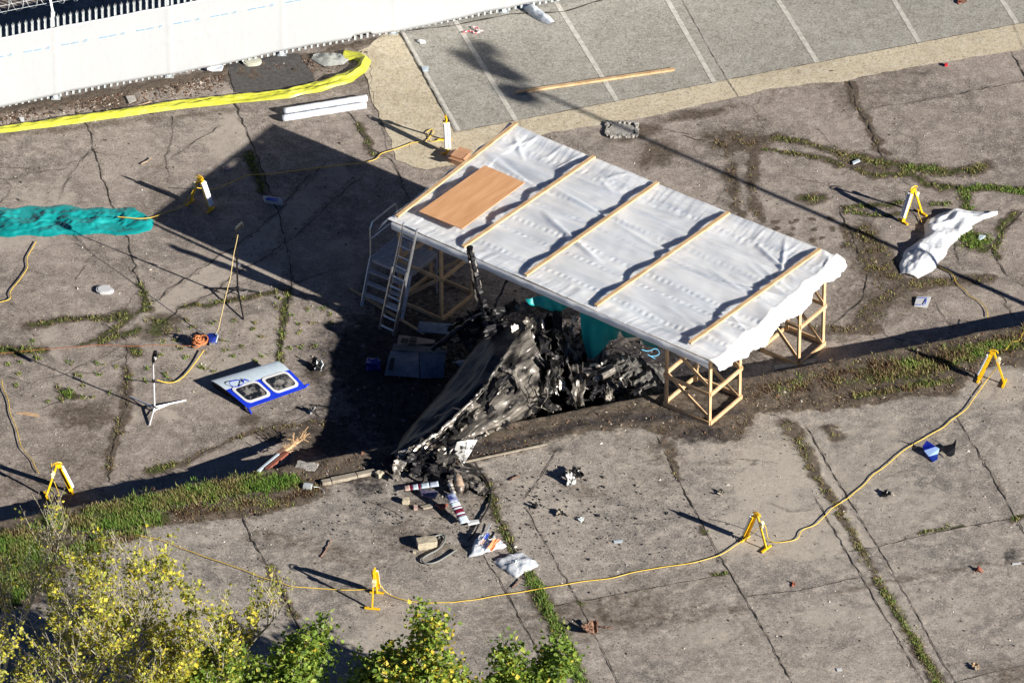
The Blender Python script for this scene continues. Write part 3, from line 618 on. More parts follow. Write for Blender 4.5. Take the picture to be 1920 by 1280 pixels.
for iz in range(26):
    t = iz/25; row = []
    for ia in range(NA+1):
        a = A0+(A1-A0)*ia/NA; zt = 2.12 + .015*noise.noise(Vector((a*2, 5, 0))); z = hem(a)+(zt-hem(a))*t
        y = .115 + .012*noise.noise(Vector((a*1.2, z*.6, 1))) + .002*noise.noise(Vector((a*9, z*1.0, 2)))
        y += .012*math.exp(-((a/FS-round(a/FS))*FS/.05)**2) + .014*math.exp(-((z-1.07)/.02)**2)*(.5+.5*math.sin(a*16)) + .006*math.exp(-((z-1.56)/.025)**2)
        if t > .96: y += .01
        row.append(fl(a, y, z))
    rows.append(row)
MB().grid(rows).build('membrane_sheet', M_memb, fence, smooth=True, thick=.003)
mb = MB(); rs = random.Random(3)
for k in range(int((A1-A0)/.955)):                 # small unreadable blue print repeated along the seam
    a = A0 + .25 + k*.955; zc = 1.56
    for wlen, st in ((7, 0), (6, .26)):
        for j in range(wlen):
            x = a+st+j*.032; h = .026
            for (x0, z0, x1, z1) in rs.sample([(0, 0, 0, h), (.018, 0, .018, h), (0, h, .018, h), (0, 0, .018, 0), (0, h/2, .018, h/2), (0, 0, .018, h)], 3):
                mb.beam(fl(x+x0, .136, zc+z0), fl(x+x1, .136, zc+z1), .003, .005, FN)
    for (x0, z0, x1, z1) in ((.0, -.012, .03, .045), (.03, .045, .07, .045), (.07, .045, .05, -.012), (.05, -.012, 0, -.012), (-.05, .01, -.02, .025)):
        mb.beam(fl(a+.58+x0, .136, zc+z0), fl(a+.58+x1, .136, zc+z1), .003, .007, FN)
mb.build('blue_print', M_ink, fence)
rz = thing('razor_wire', 'looping coil of razor wire strung along the top of the fence', 'razor wire', F0)
mb = MB(); pts = []
for k in range(900):
    t = k*.26; a = -5+k*.0148; pts.append(fl(a, -.42+.26*math.cos(t)+.03*math.sin(t*3.1), 2.72+.26*math.sin(t)))
mb.tube(pts, .009, 4); mb.build('coil', M_galv, rz)
mb = MB()
for z in (2.62, 2.80): mb.tube([fl(a*.5-6, -.2, z+.015*math.sin(a*.7)) for a in range(60)], .006, 4)
mb.build('straining_wire', M_galv, rz)

# ------------------------------------------------------------ floodlight mast beyond the right edge (its shadow crosses the yard)
SV = Vector((-2.1, 1.47, 0))
mast_base = P(2320, 690, HZ)
mast = thing('floodlight_mast', 'tall mast whose long shadow with three heads crosses the yard', 'mast', mast_base)
tip = 8.55
mtop = P(985, 163, 0) - SV*tip; mb = MB(); mb.tube([Vector((0, 0, 0)), Vector((mtop.x-mast_base.x, mtop.y-mast_base.y, tip-HZ))], [.085, .06], 10)
mb.build('pole', M_galv, mast)
for (su, sv_, zz, hh, wd) in ((903, 92, 9.2, .42, .34), (915, 124, 9.0, .95, .34), (968, 176, 8.5, .55, .34)):
    p = P(su, sv_, 0) - SV*zz - mast_base; mb = MB()
    prof = [(-wd, 0), (-wd*.6, hh*.42), (wd*.2, hh*.5), (wd, hh*.1), (wd*.8, -hh*.35), (-wd*.2, -hh*.5)]
    rt = Matrix.Rotation(sun_az, 3, 'Z').inverted()
    mb.add([p + rt @ Vector((x, -.06, z)) + UP*zz for x, z in prof] + [p + rt @ Vector((x, .06, z)) + UP*zz for x, z in prof],
           [(0, 1, 2, 3, 4, 5), (11, 10, 9, 8, 7, 6)] + [(i, (i+1) % 6, 6+(i+1) % 6, 6+i) for i in range(6)])
    q = p + UP*zz; mb.tube([q, Vector((mtop.x-mast_base.x, mtop.y-mast_base.y, tip-HZ))], .03, 6)
    mb.build('floodlight', M_blackm, mast)

# ------------------------------------------------------------ timber shelter
RZ = 2.75
A_, B_, C_, D_ = P(963, 236, RZ), P(738, 412, RZ), P(1333, 672, RZ), P(1562, 480, RZ)
EL_ = ((C_-B_)+(D_-A_)).normalized(); ET = ((A_-B_)+(D_-C_)).normalized()
sb = P(1040, 640, 0)
shelter = thing('timber_shelter', 'big flat shelter of white sheeting and battens on pine towers over the wreck', 'shelter', sb)
def tower(fu, fv, z0, top, flip, lab, a=1.22):
    f = P(fu, fv, z0)
    T = thing('tower', None, None, f-sb); T.parent = shelter; T.location = f-sb; T['label'] = lab
    c = [Vector((0, 0, 0)), ET*a, ET*a-EL_*a, -EL_*a]; H = top-z0
    for q in c:
        MB().beam(q+UP*-.02, q+UP*H, .048, .095, ET).build('post', M_pine, T)
    out = [EL_, ET, -EL_, -ET]
    for i in range(4):
        p, q = c[i], c[(i+1) % 4]; nrm = out[i] if i != 3 else -ET; e = (q-p).normalized(); 
        nn = Vector((e.y, -e.x, 0)); 
        if nn.dot((c[0]+c[1]+c[2]+c[3])/4-p) > 0: nn = -nn
        for z in (.06, H*.47, H-.06):
            MB().beam(p+nn*.047-e*.04+UP*z, q+nn*.047+e*.04+UP*z, .04, .095).build('rail', M_pine, T)
    for i in (3, 1):
        p, q = c[i], c[(i+1) % 4]; e = (q-p).normalized(); nn = ET if i == 1 else -ET
        for z0_, z1_ in ((.1, H*.47), (H*.52, H-.1)):
            lo, hi = (q, p) if (i == 3) != flip else (p, q)
            MB().beam(lo+nn*-.045+UP*z0_, hi+nn*-.045+UP*z1_, .035, .085).build('brace', M_pine, T)
    if flip:
        p, q = c[0], c[1]
        MB().beam(q+EL_*-.05+UP*(H*.5), p+EL_*-.05+UP*(H-.1), .035, .085).build('brace', M_pine, T)
    return T
tower(828, 600, 0, RZ-.2, True, 'left pine tower beside the ladder')
tower(1330, 795, HZ, RZ-.2, False, 'front right pine tower on the raised slab')
tower(1497, 686, 0, RZ-.34, False, 'rear right pine tower in the shadow of the wall', 1.02)
tower(975, 505, 0, RZ-.2, False, 'rear left pine tower hidden under the sheeting')
def W(s_, t_, z):        # s along (0 left..1 right), t from back 0 to front 1
    p = (A_*(1-s_)+D_*s_)*(1-t_) + (B_*(1-s_)+C_*s_)*t_; return Vector((p.x, p.y, z))
for t_ in (.03, .27, .5, .74, .97):
    MB().beam(W(-.005, t_, RZ-.15)-sb, W(1.0, t_, RZ-.15)-sb, .05, .10).build('purlin', M_pine_d, shelter)
BAT = [((968, 231), (744, 406)), ((1114, 293), (868, 463)), ((1233, 342), (985, 516)), ((1366, 398), (1117, 573)), ((1537, 467), (1293, 643))]
for a, b in BAT:
    p, q = P(*a, RZ+.03)-sb, P(*b, RZ+.03)-sb; m_ = MB(); m_.beam(p, q, .10, .048); m_.build('batten', M_pine, shelter, bev=.004)
FOLDS = [(.18, .28, .62, .42, .05, .05), (.30, .52, .52, .66, .07, .06), (.02, .28, .25, .36, .06, .06), (.10, .18, .02, .05, .03, .06), (.80, .10, .97, .25, .05, .05), (.86, .02, .95, .3, .04, .05), (.20, .36, .98, .44, .06, .07), (.26, .30, .60, .37, -.05, .05)]
_r = random.Random(21)
for _k in range(26):
    _s, _t, _l = _r.random(), _r.random(), _r.uniform(.06, .30); FOLDS.append((_s, _t, _s+_l, _t+_r.uniform(-.07, .10), _r.choice((-1, 1))*_r.uniform(.012, .035), _r.uniform(.03, .07)))
for _k in range(16):      # pulls fanning in from the right end and the rear hem
    _t = _r.random(); FOLDS.append((1.0, _t, 1-_r.uniform(.08, .2), _t+_r.uniform(-.14, .10), _r.uniform(.015, .04), _r.uniform(.025, .05)))
for _k in range(12):
    _s = _r.random(); FOLDS.append((_s, 0, _s+_r.uniform(-.05, .02), _r.uniform(.08, .2), _r.uniform(.012, .025), _r.uniform(.025, .05)))
def sheetz(s_, t_):
    X, Y = s_*9.0, t_*4.7
    fr = t_*4; ph = fr-math.floor(fr); sag = math.sin(math.pi*ph)**1.0
    amp = .10 + .07*noise.noise(Vector((X*.5, math.floor(fr)*3.7, 0)))
    if abs(s_-.0) < .05: amp *= .8
    z = RZ - .03 - amp*sag
    # creases running with the sheet, and crossing pull folds
    z += .014*noise.noise(Vector((X*.4, Y*4.5, 2))) + .012*noise.ridged_multi_fractal(Vector((X*.35+Y*.3, Y*2.6, 4)), .9, 2.1, 3, 1, 2)
    z += .003*noise.noise(Vector((X*4, Y*4, 7)))
    z += .017*crease(Vector((X*.28+Y*.2, Y*1.5-X*.08, 12))) + .005*crease(Vector((X*.9-Y*.8, Y*1.3+X*.4, 22)))
    if t_ < .14 or t_ > .9: z += .007*crease(Vector((X*5, Y*.6, 31)))
    for t0, am in ((.10, .013), (.335, .008), (.46, .008), (.60, .020), (.71, .018), (.86, .018)):
        dd = (t_-t0-.012*noise.noise(Vector((X*.4, t0*9, 0))))*4.7/.055
        if abs(dd) < 3: z += am*math.exp(-dd*dd)*(.55+.75*noise.noise(Vector((X*9.5, t0*30, 1)))+.35*math.sin(X*38+t0*9))
    # deep folds near the second and third batten
    for (s0, t0, s1, t1, am, wd) in FOLDS:
        dx, dy = (s1-s0)*9, (t1-t0)*4.7; L2 = dx*dx+dy*dy; tt = ((X-s0*9)*dx+(Y-t0*4.7)*dy)/L2
        if -.1 < tt < 1.1:
            d = abs((X-s0*9)*dy-(Y-t0*4.7)*dx)/math.sqrt(L2)/wd; z += am*math.exp(-d*d)*math.sin(math.pi*min(1, max(0, (tt+.1)/1.2)))
    if s_ > .93:        # radiating pulls towards the right hem
        z += .02*(s_-.93)/.07*math.sin(t_*38+3*noise.noise(Vector((X, Y*2, 3))))
    return z
rows = []; NS, NT = 330, 150
for j in range(NT+1):
    t_ = -.012+1.024*j/NT; row = []
    for i in range(NS+1):
        s_ = -.02+1.02*i/NS; p = W(s_, t_, 0); row.append(Vector((p.x, p.y, sheetz(max(0, s_), min(1, max(0, t_)))+(-.05 if i == 0 else 0)))-sb)
    rows.append(row)
MB().grid(rows).build('roof_sheeting', M_sheet, shelter, smooth=True)
# rolled front hem, back hem
rows = []
for k, (dz, dn) in enumerate(((.0, 0), (-.02, .03), (-.07, .045), (-.14, .04), (-.20, .015), (-.22, -.03))):
    rows.append([Vector((W(i/160, 1.012, 0).x, W(i/160, 1.012, 0).y, 0)) + UP*(RZ-.03+dz+.02*noise.noise(Vector((i*.11, k, 0)))*k*.4) - ET*(dn*(1+.6*noise.noise(Vector((i*.15, 0, 5))))) - sb for i in range(161)])
MB().grid(rows).build('front_hem', M_sheet, shelter, smooth=True)
rows = []
for k, dz in enumerate((0, -.05, -.12)):
    rows.append([W(i/120, -.012, RZ-.03+dz*(1+.5*noise.noise(Vector((i*.2, 0, 9)))))+ET*(.01*k)-sb for i in range(121)])
MB().grid(rows).build('rear_hem', M_sheet, shelter, smooth=True)
# loose skirt over the right end
rows = []; NK = 14
hemv = [(-.03, .35), (0, .40), (.06, .34), (.14, .22), (.25, .42), (.38, .50), (.5, .34), (.56, .30), (.62, .50), (.78, .44), (.86, .36), (.95, .30), (1.0, .26), (1.03, .2)]
def hv(t):
    for (a, b), (c, d) in zip(hemv, hemv[1:]):
        if a <= t <= c: return b+(d-b)*(t-a)/(c-a)
    return .3
for k in range(NK+1):
    row = []
    for j in range(161):
        t_ = -.03+1.045*j/160; q = k/NK; drop = hv(t_)*q*1.0; outw = .22*math.sin(min(1, q*1.5)*math.pi/2) + (.05*math.sin(t_*26) + .13*(.3-abs(noise.noise(Vector((t_*11+q*1.2, q*.8, 4))))) + .09*(.3-abs(noise.noise(Vector((t_*34-q*2, q*1.2, 8))))))*q
        p = W(1.0, t_, 0); zz = sheetz(1.0, min(1, max(0, t_))) - (0 if k == 0 else drop**1.25*1.15) + .02*noise.noise(Vector((t_*25, q*3, 1)))*q
        row.append(Vector((p.x, p.y, zz))+EL_*outw + ET*(.12*q if t_ < .08 else 0) - sb)
    rows.append(row)
MB().grid(rows).build('end_skirt', M_sheet, shelter, smooth=True)
# crumpled corner at the left end
rows = []
for k in range(8):
    row = []
    for j in range(70):
        t_ = .45+.57*j/69; q = k/7; p = W(-.02, t_, 0); n1 = noise.noise(Vector((t_*16, q*2, 2)))
        drop = (.07+.10*max(0, n1)+(.30*max(0, (t_-.90)/.12)))*q; row.append(Vector((p.x, p.y, RZ-.08-drop)) - EL_*(.05*q+.12*q*abs(n1)+.16*q*max(0, (t_-.88)/.12)) - sb)
    rows.append(row)
MB().grid(rows).build('left_skirt', M_sheet, shelter, smooth=True)
# plywood board on the roof
pb = [P(909, 310, RZ+.06), P(984, 342, RZ+.06), P(866, 429, RZ+.06), P(786, 396, RZ+.06)]
mb = MB(); mb.add([*pb, *[p-UP*.018 for p in pb]], [(0, 1, 2, 3)[::-1], (4, 5, 6, 7), (0, 1, 5, 4), (1, 2, 6, 5), (2, 3, 7, 6), (3, 0, 4, 7)])
one(mb, 'plywood_sheet', M_ply, 'reddish plywood sheet lying on the left end of the shelter roof', 'plywood')

# ------------------------------------------------------------ generic cloths
def mound(name, path, m, label, cat, z0=0, na=16, fold=.05, fs=4, seed=0, parent=None, group=None, al=1.0, thick=0, st=.05):
    """path: (u,v,width m,height m) centre line; folded cloth lying on the ground"""
    f = []
    for i in range(len(path)-1):
        a, b = path[i], path[i+1]; n = max(2, int((P(a[0], a[1], z0)-P(b[0], b[1], z0)).length/st))
        for k in range(n): f.append([a[q]+(b[q]-a[q])*k/n for q in range(4)])
    f.append(list(path[-1])); pts = [P(q[0], q[1], z0) for q in f]; rows = []
    for i, p in enumerate(pts):
        d = (pts[min(i+3, len(pts)-1)]-pts[max(i-3, 0)]).normalized(); nn = Vector((-d.y, d.x, 0)); w_, h_ = f[i][2], f[i][3]; row = []
        for j in range(na+1):
            s_ = j/na*2-1; x = s_*w_/2*(1+.18*noise.noise(Vector((i*st*2.4, s_*.7, seed)))+.05*noise.noise(Vector((i*.5, s_*2, seed))))
            q = p+nn*x; prof = (1-abs(s_)**2.6); v3 = Vector((i*st*fs*al, x*fs, seed*3.3)); q = q+(Vector((noise.noise(v3*3), noise.noise(v3*3+UP*9), 0))*st*.6 if st > .06 else Vector((0, 0, 0)))
            r = 1-2.3*abs(noise.noise(v3*.9)) - 1.0*abs(noise.noise(v3*2.1+UP*7)) + .25*noise.noise(v3*.4)
            zz = z0+.012+prof*max(.0, h_*(.65+.2*r)+fold*r*.5+.02*crease(v3*4))
            row.append(Vector((q.x, q.y, zz)))
        rows.append(row)
    mb = MB().grid(rows); return one(mb, name, m, label, cat, None, group, smooth=True, thick=thick)
mound('yellow_tarp', [(-60, 252, .25, 0.09), (60, 238, .27, 0.08), (200, 218, .31, 0.09), (340, 198, .33, 0.09), (460, 186, .33, 0.09), (540, 178, .34, 0.10), (600, 163, .42, 0.11), (650, 148, .42, 0.11), (677, 132, .30, 0.12), (686, 116, .30, 0.12), (672, 108, .34, 0.10), (645, 104, .42, 0.07)],
      M_ytarp, 'long strip of bright yellow sheeting curling up at its right end', 'tarp', 0, 20, .10, 6, 1, None, None, .12)
mound('teal_tarp', [(-90, 418, 1.2, .05), (40, 417, 1.22, .06), (120, 414, 1.25, .06), (200, 416, 1.10, .05), (250, 414, 1.15, .05), (268, 412, 1.0, .06), (278, 408, .5, .03)], M_teal, 'crumpled teal tarpaulin lying flat at the left edge of the yard', 'tarp', 0, 60, .09, 2.0, 2, None, None, .8, 0, .035)
mound('white_plastic_sheet', [(1870, 402, .06, .04), (1840, 405, .35, .12), (1805, 410, .80, .20), (1775, 426, 1.1, .30), (1757, 452, .72, .24), (1735, 478, .92, .22), (1716, 502, .80, .22), (1704, 519, .45, .06)], M_poly, 'large sheet of white plastic heaped beside a work light', 'plastic sheet', 0, 40, .12, 1.7, 3, None, None, .7, 0, .04)
mound('clear_plastic_wrap', [(985, 12, .22, .12), (1000, 24, .30, .22), (1022, 38, .30, .2), (1036, 46, .18, .08)], M_bag, 'crumpled clear plastic wrapping beside the fence end', 'plastic', .01, 18, .04, 5, 4)
mound('grey_felt_scrap', [(588, 106, .30, .05), (615, 112, .62, .09), (642, 112, .5, .05), (652, 110, .2, .03)], mat('grey_felt', (.22, .23, .22), (.36, .37, .35), 8, .9, bump=.6), 'torn grey matting lying inside the curl of the yellow sheeting', 'matting', .01, 16, .06, 5, 5)
# rolls of white plastic
for (a, b, z, lab) in (((533, 209), (688, 184), .10, 'white plastic roll lying uppermost behind its twin beside the yellow strip'), ((530, 222), (686, 197), .09, 'white plastic roll nearer the camera, lying against another roll')):
    mb = MB(); p, q = P(*a, z), P(*b, z); pts = [p+(q-p)*k/30 + UP*.008*noise.noise(Vector((k*.4, z*50, 0))) for k in range(31)]
    mb.tube(pts, [.085*(1+.06*noise.noise(Vector((k*.6, z*90, 1)))) for k in range(31)], 14); one(mb, 'plastic_roll', M_poly, lab, 'plastic roll', None, 'white plastic rolls', smooth=True)
def slab(name, quad, z, th, m, label, cat, group=None, lift=(0, 0, 0, 0), bev=0):
    pb = [P(*q, z+th+l) for q, l in zip(quad, lift)]; mb = MB(); n = len(pb)
    mb.add([*pb, *[p-UP*th for p in pb]], [tuple(range(n))[::-1], tuple(range(n, 2*n))]+[(i, (i+1) % n, n+(i+1) % n, n+i) for i in range(n)])
    return one(mb, name, m, label, cat, None, group, bev=bev)
# timber lying on the bays and other lengths of wood
mb = MB(); mb.beam(P(968, 173, .04), P(1264, 130, .04), .10, .048); one(mb, 'timber_plank', M_pine, 'long pine plank lying across the parking bay lines', 'plank', bev=.004)
mb = MB(); mb.beam(P(1452, 690, .05), P(1530, 676, .05), .16, .05); one(mb, 'grey_timber', mat('grey_wood', (.26, .25, .23), (.38, .36, .33), 8, .9), 'grey board lying under the foot of the rear right tower', 'board', bev=.004)
mb = MB(); mb.beam(P(870, 866, HZ+.04), P(1026, 832, HZ+.04), .045, .03); one(mb, 'timber_lath', M_kerb, 'thin pale lath lying on the slab edge right of the wreck', 'lath')
mb = MB(); mb.beam(P(655, 540, .05), P(795, 626, .05), .05, .05); one(mb, 'fallen_batten', M_pine_d, 'weathered batten on the ground running behind the ladder foot', 'batten')
slab('wooden_offcut', [(30, 773), (50, 772), (72, 776), (73, 780), (62, 783), (36, 779)], 0, .03, M_split, 'small pale wooden offcut lying alone near the left edge', 'wood')
mb = MB(); rs = random.Random(4)
for u0, u1, w_ in ((603, 620, .15), (621, 668, .17), (669, 703, .15)): 
    mb.beam(P(u0, 906-(u0-603)*.22+rs.uniform(-1, 1), HZ+.03), P(u1, 906-(u1-603)*.22, HZ+.03), w_, .10)
one(mb, 'kerb_stone', M_kerb, 'broken kerb stones on the slab edge left of the wreck tip', 'kerb', bev=.012)

# ------------------------------------------------------------ folding work lights
def light_local():
    t = thing('work_light', None, 'work light')
    ap = Vector((0, 0, .84)); fa, fb = Vector((-.30, 0, .02)), Vector((.30, 0, .02))
    leg = MB(); leg.beam(ap+Vector((-.02, 0, 0)), fa, .045, .03, Vector((0, 1, 0))); leg.build('leg', M_yel, t)
    ft = MB(); ft.beam(fa-Vector((0, .17, 0)), fa+Vector((0, .17, 0)), .05, .035); ft.build('foot_bar', M_yel, t)
    leg = MB(); leg.beam(ap+Vector((.02, 0, 0)), fb, .10, .025, Vector((0, 1, 0))); leg.build('leg', M_yel, t)
    ft = MB(); ft.beam(fb-Vector((0, .16, 0)), fb+Vector((0, .16, 0)), .05, .035); ft.build('foot_bar', M_yel, t)
    d = (fb-ap).normalized(); n = Vector((-d.z, 0, d.x)); n = n if n.x > 0 else -n
    hs = MB(); a, b = ap+d*.10+n*.035, ap+d*.76+n*.035; hs.beam(a, b, .155, .035, n); h = hs.build('lamp_housing', M_yel, t)
    df = MB()
    for s_ in (-.042, .042): df.tube([a+d*.02+n*.035+Vector((0, s_, 0)), b-d*.02+n*.035+Vector((0, s_, 0))], .036, 10)
    df.beam(a+d*.01+n*.02, b-d*.01+n*.02, .15, .02, n); df.build('diffuser', M_diff, t, smooth=False)
    hd = MB(); hd.tube([ap+Vector((.11*math.cos(k*math.pi/8)-.01, 0, .075*math.sin(k*math.pi/8)-.01)) for k in range(9)], .013, 6); hd.box(ap+Vector((0, 0, -.02)), (.12, .06, .07)); hd.build('handle', M_yel, t)
    sk = MB(); c = ap+(fa-ap)*.24+Vector((-.06, -.02, 0)); sk.tube([c-Vector((.0, .04, 0)), c+Vector((.0, .04, 0))], .055, 10); sk.box(c+Vector((-.01, 0, -.09)), (.06, .06, .06)); sk.build('socket', mat('cream_socket', (.66, .58, .36), rough=.4), t)
    return t
def copy_tree(o, parent=None):
    c = o.copy(); C.objects.link(c); c.parent = parent
    for ch in o.children: copy_tree(ch, c)
    return c
proto = None
LIGHTS = [  # plain-leg foot px, lamp-leg foot px, z, label
 ((833, 262), (840, 290), 0, 'work light facing the camera beside the cardboard box at the roof corner'),
 ((356, 381), (396, 396), 0, 'work light standing at the edge of the big shadow, between yellow and teal tarps'),
 ((1728, 401), (1694, 417), 0, 'work light beside the heap of white plastic sheet'),
 ((1876, 719), (1843, 713), HZ, 'work light on the slab at the right end of the grassy bank'),
 ((1438, 1031), (1396, 1011), HZ, 'work light alone on the slab below the front right tower'),
 ((698, 1142), (707, 1112), HZ, 'work light seen edge-on, standing above the green bushes'),
 ((84, 932), (137, 922), 0, 'work light in front of the low wall shadow, nearest the yellow-leaved saplings')]
for i, (pa, pb_, z, lab) in enumerate(LIGHTS):
    a, b = P(*pa, z), P(*pb_, z)
    if proto is None: proto = light_local(); o = proto
    else: o = copy_tree(proto)
    c = (a+b)/2; o.location = (c.x, c.y, z+.01); o.rotation_euler = (0, 0, math.atan2(b.y-a.y, b.x-a.x)); tag(o, lab, 'work light', 'yellow folding work lights')

# ------------------------------------------------------------ cables
def cable(name, path, z, r, m, label, cat='cable', wig=1.6, group=None, seed=1, smooth=True):
    rs = random.Random(seed); f = []
    for i in range(len(path)-1):
        a, b = path[i], path[i+1]; za = a[2] if len(a) > 2 else z; zb = b[2] if len(b) > 2 else z
        L = math.hypot(b[0]-a[0], (b[1]-a[1])*1.6); n = max(1, int(L/21))
        for k in range(n): f.append((a[0]+(b[0]-a[0])*k/n+rs.gauss(0, wig), a[1]+(b[1]-a[1])*k/n+rs.gauss(0, wig*.55), za+(zb-za)*k/n))
    f.append((path[-1][0], path[-1][1], path[-1][2] if len(path[-1]) > 2 else z))
    out = [P(*q[:2], q[2]+r+.028) for q in f]
    for _ in range(2):
        o2 = [out[0]]
        for p, q in zip(out, out[1:]): o2 += [p*.75+q*.25, p*.25+q*.75]
        out = o2+[out[-1]]
    P3 = out
    out.append(P3[-1]); mb = MB(); mb.tube(out, r, 6); return one(mb, name, m, label, cat, None, group, smooth=True)
G = 'yellow power cables on the ground'
CT = [([(1884, 655, HZ), (1898, 640, HZ), (1912, 640), (1930, 600)], HZ, 'cable going up from the rightmost work light to the photo edge'),
 ([(1866, 690, HZ+.45), (1850, 712), (1815, 765), (1770, 800), (1700, 840), (1640, 890), (1590, 935), (1562, 950), (1530, 985), (1504, 992), (1500, 1010), (1478, 1014), (1446, 1018), (1441, 1008), (1436, 985, HZ+.3), (1424, 975, HZ+.5)], HZ, 'cable joining the rightmost work light to the lone one on the slab'),
 ([(1420, 990, HZ+.4), (1396, 1011), (1350, 1040), (1300, 1055), (1200, 1070), (1140, 1085), (1060, 1095), (960, 1112), (850, 1130), (780, 1130), (745, 1122), (725, 1112), (712, 1095, HZ+.3)], HZ, 'long cable curving left from the lone slab work light to the edge-on one'),
 ([(706, 1100, HZ+.3), (690, 1104), (640, 1106), (590, 1102), (545, 1098), (500, 1085), (420, 1055), (360, 1035), (310, 1015), (250, 1000)], HZ, 'cable running from the edge-on work light towards the yellow saplings'),
 ([(98, 868, .6), (95, 890, .35), (104, 910, .1), (112, 932), (120, 955)], 0, 'short cable dangling off the work light nearest the saplings'),
 ([(72, 888), (60, 862), (42, 840), (30, 800), (20, 775), (14, 745), (5, 730), (3, 712)], 0, 'cable wriggling down the left edge behind a work light'),
 ([(68, 452), (50, 485), (52, 500), (36, 525), (18, 548), (22, 560), (0, 568), (-20, 570)], 0, 'cable coming out from under the teal tarpaulin near the left edge'),
 ([(220, 405, .15), (262, 410, .1), (285, 408), (312, 398), (340, 390), (352, 372), (366, 350, .4)], 0, 'cable from the teal tarpaulin to the nearest work light'),
 ([(370, 352, .3), (400, 355), (425, 345), (465, 328), (520, 326), (580, 316), (640, 310), (690, 303), (710, 298), (712, 288), (740, 280), (772, 268)], 0, 'cable crossing the big shadow between two work lights'),
 ([(772, 268), (800, 265), (806, 258), (797, 248), (815, 240), (812, 250), (803, 258), (806, 268), (826, 262)], 0, 'looped cable end beside the work light at the roof corner'),
 ([(1712, 360, .6), (1724, 380, .3), (1722, 398), (1728, 416)], 0, 'cable hanging from the work light beside the white plastic'),
 ([(1758, 495), (1768, 505), (1786, 512), (1792, 530), (1812, 545), (1818, 555), (1836, 563), (1850, 580), (1852, 594)], 0, 'cable leaving the white plastic heap towards the low wall')]
for i, (pth, z, lab) in enumerate(CT): cable('power_cable', pth, z, .0095, M_cab, 'yellow '+lab, 'cable', 1.1, G, i+1)
cable('power_cable', [(356, 648, .05), (300, 646), (240, 648), (180, 646), (120, 652), (60, 656), (0, 662), (-30, 664)], 0, .005, M_orng, 'thin orange cable stretched left from the orange cable reel', 'cable', 1.0, None, 31)
cable('power_cable', [(382, 656, .03), (366, 680), (350, 702), (330, 716), (310, 718), (294, 712, .35)], 0, .012, M_cab, 'yellow cable sagging from the orange reel to the white lamp stand', 'cable', .8, G, 32)
cable('lamp_lead', [(404, 630, .05), (410, 615, .25), (420, 570, .7), (432, 520, 1.2), (438, 480, 1.6), (446, 440, 1.9)], 0, .010, mat('cream_lead', (.55, .42, .18), rough=.5), 'pale lead hanging from the black lamp stand to the reel', 'cable', .2, None, 33)
cable('rubber_hose', [(815, 1005), (832, 1000), (836, 1012), (822, 1030), (800, 1040), (790, 1048), (796, 1056), (815, 1056), (838, 1042), (856, 1030)], HZ, .022, M_hose, 'grey rubber hose looped in front of the stone block', 'hose', .4, None, 34)
cable('black_hose', [(892, 880, HZ+.15), (908, 892), (920, 915), (921, 935), (914, 955), (900, 975), (893, 995), (880, 1010)], HZ, .022, M_black, 'black hose arching right of the wreck tail', 'hose', .4, None, 35)

# ------------------------------------------------------------ orange reel, lamp stands
rb = P(373, 648, 0); reel = thing('cable_reel', 'orange cable wound on a reel on the ground below the black lamp stand', 'cable reel', rb)
mb = MB(); rs = random.Random(2)
for k in range(11):
    rr = rs.uniform(.09, .15); ax_ = Vector((rs.gauss(0, .35), rs.gauss(0, .35), 1)).normalized(); x = ax_.orthogonal().normalized(); y = ax_.cross(x); c = Vector((rs.gauss(0, .035), rs.gauss(0, .05), .08+k*.014))
    mb.tube([c+x*rr*math.cos(t*math.pi/9)+y*rr*.8*math.sin(t*math.pi/9) for t in range(19)], .017, 6, False)
mb.build('coil', M_orng, reel, smooth=True)
MB().tube([Vector((-.2, .02, .02)), Vector((-.2, .02, .30)), Vector((.12, .02, .32)), Vector((.14, .02, .02))], .012, 6).build('frame', M_blackm, reel)
MB().tube([Vector((-.03, -.1, .13)), Vector((-.03, .12, .13))], .06, 10).build('hub', M_black, reel)
tb = P(397, 641, 0); tr = thing('power_transformer', 'dark round transformer box with a pale handle right of the orange reel', 'transformer', tb)
MB().tube([Vector((0, 0, 0)), Vector((0, 0, .17)), Vector((0, 0, .19))], [.13, .13, .10], 14).build('drum', M_dblue, tr)
MB().tube([Vector((.1, -.08, .05)), Vector((.15, -.05, .22)), Vector((.1, .08, .22)), Vector((.04, .1, .05))], .018, 6).build('handle', M_pale, tr)
MB().box(Vector((.02, -.14, .05)), (.14, .05, .07)).build('socket_box', M_alu, tr)
def stand(u, v, H, hub, legs, m, lab, headpx, headz):
    b = P(u, v, 0); t = thing('lamp_stand', lab, 'lamp stand', b)
    MB().tube([Vector((0, 0, hub-.12)), Vector((0, 0, H*.62))], .022, 8).build('lower_tube', m, t)
    MB().tube([Vector((0, 0, H*.6)), Vector((0, 0, H))], .015, 8).build('upper_tube', m, t)
    for z in (hub, H*.6): MB().tube([Vector((0, 0, z-.04)), Vector((0, 0, z+.04))], .036, 8).build('collar', M_blackm, t)
    for lu, lv in legs:
        f = P(lu, lv, 0)-b; MB().tube([Vector((0, 0, hub)), f*.96+UP*.02, f+UP*.012], [.02, .018, .02], 6).build('leg', m, t)
        MB().tube([Vector((0, 0, max(.05, hub-.2))), f*.5+UP*(hub*.5)], .010, 5).build('strut', m, t)
    return t
t = stand(446, 562, 2.02, .34, [(385, 541), (488, 548), (457, 600)], M_blackm, 'tall black tripod stand with a small lamp on top, casting a long thin shadow', None, 0)
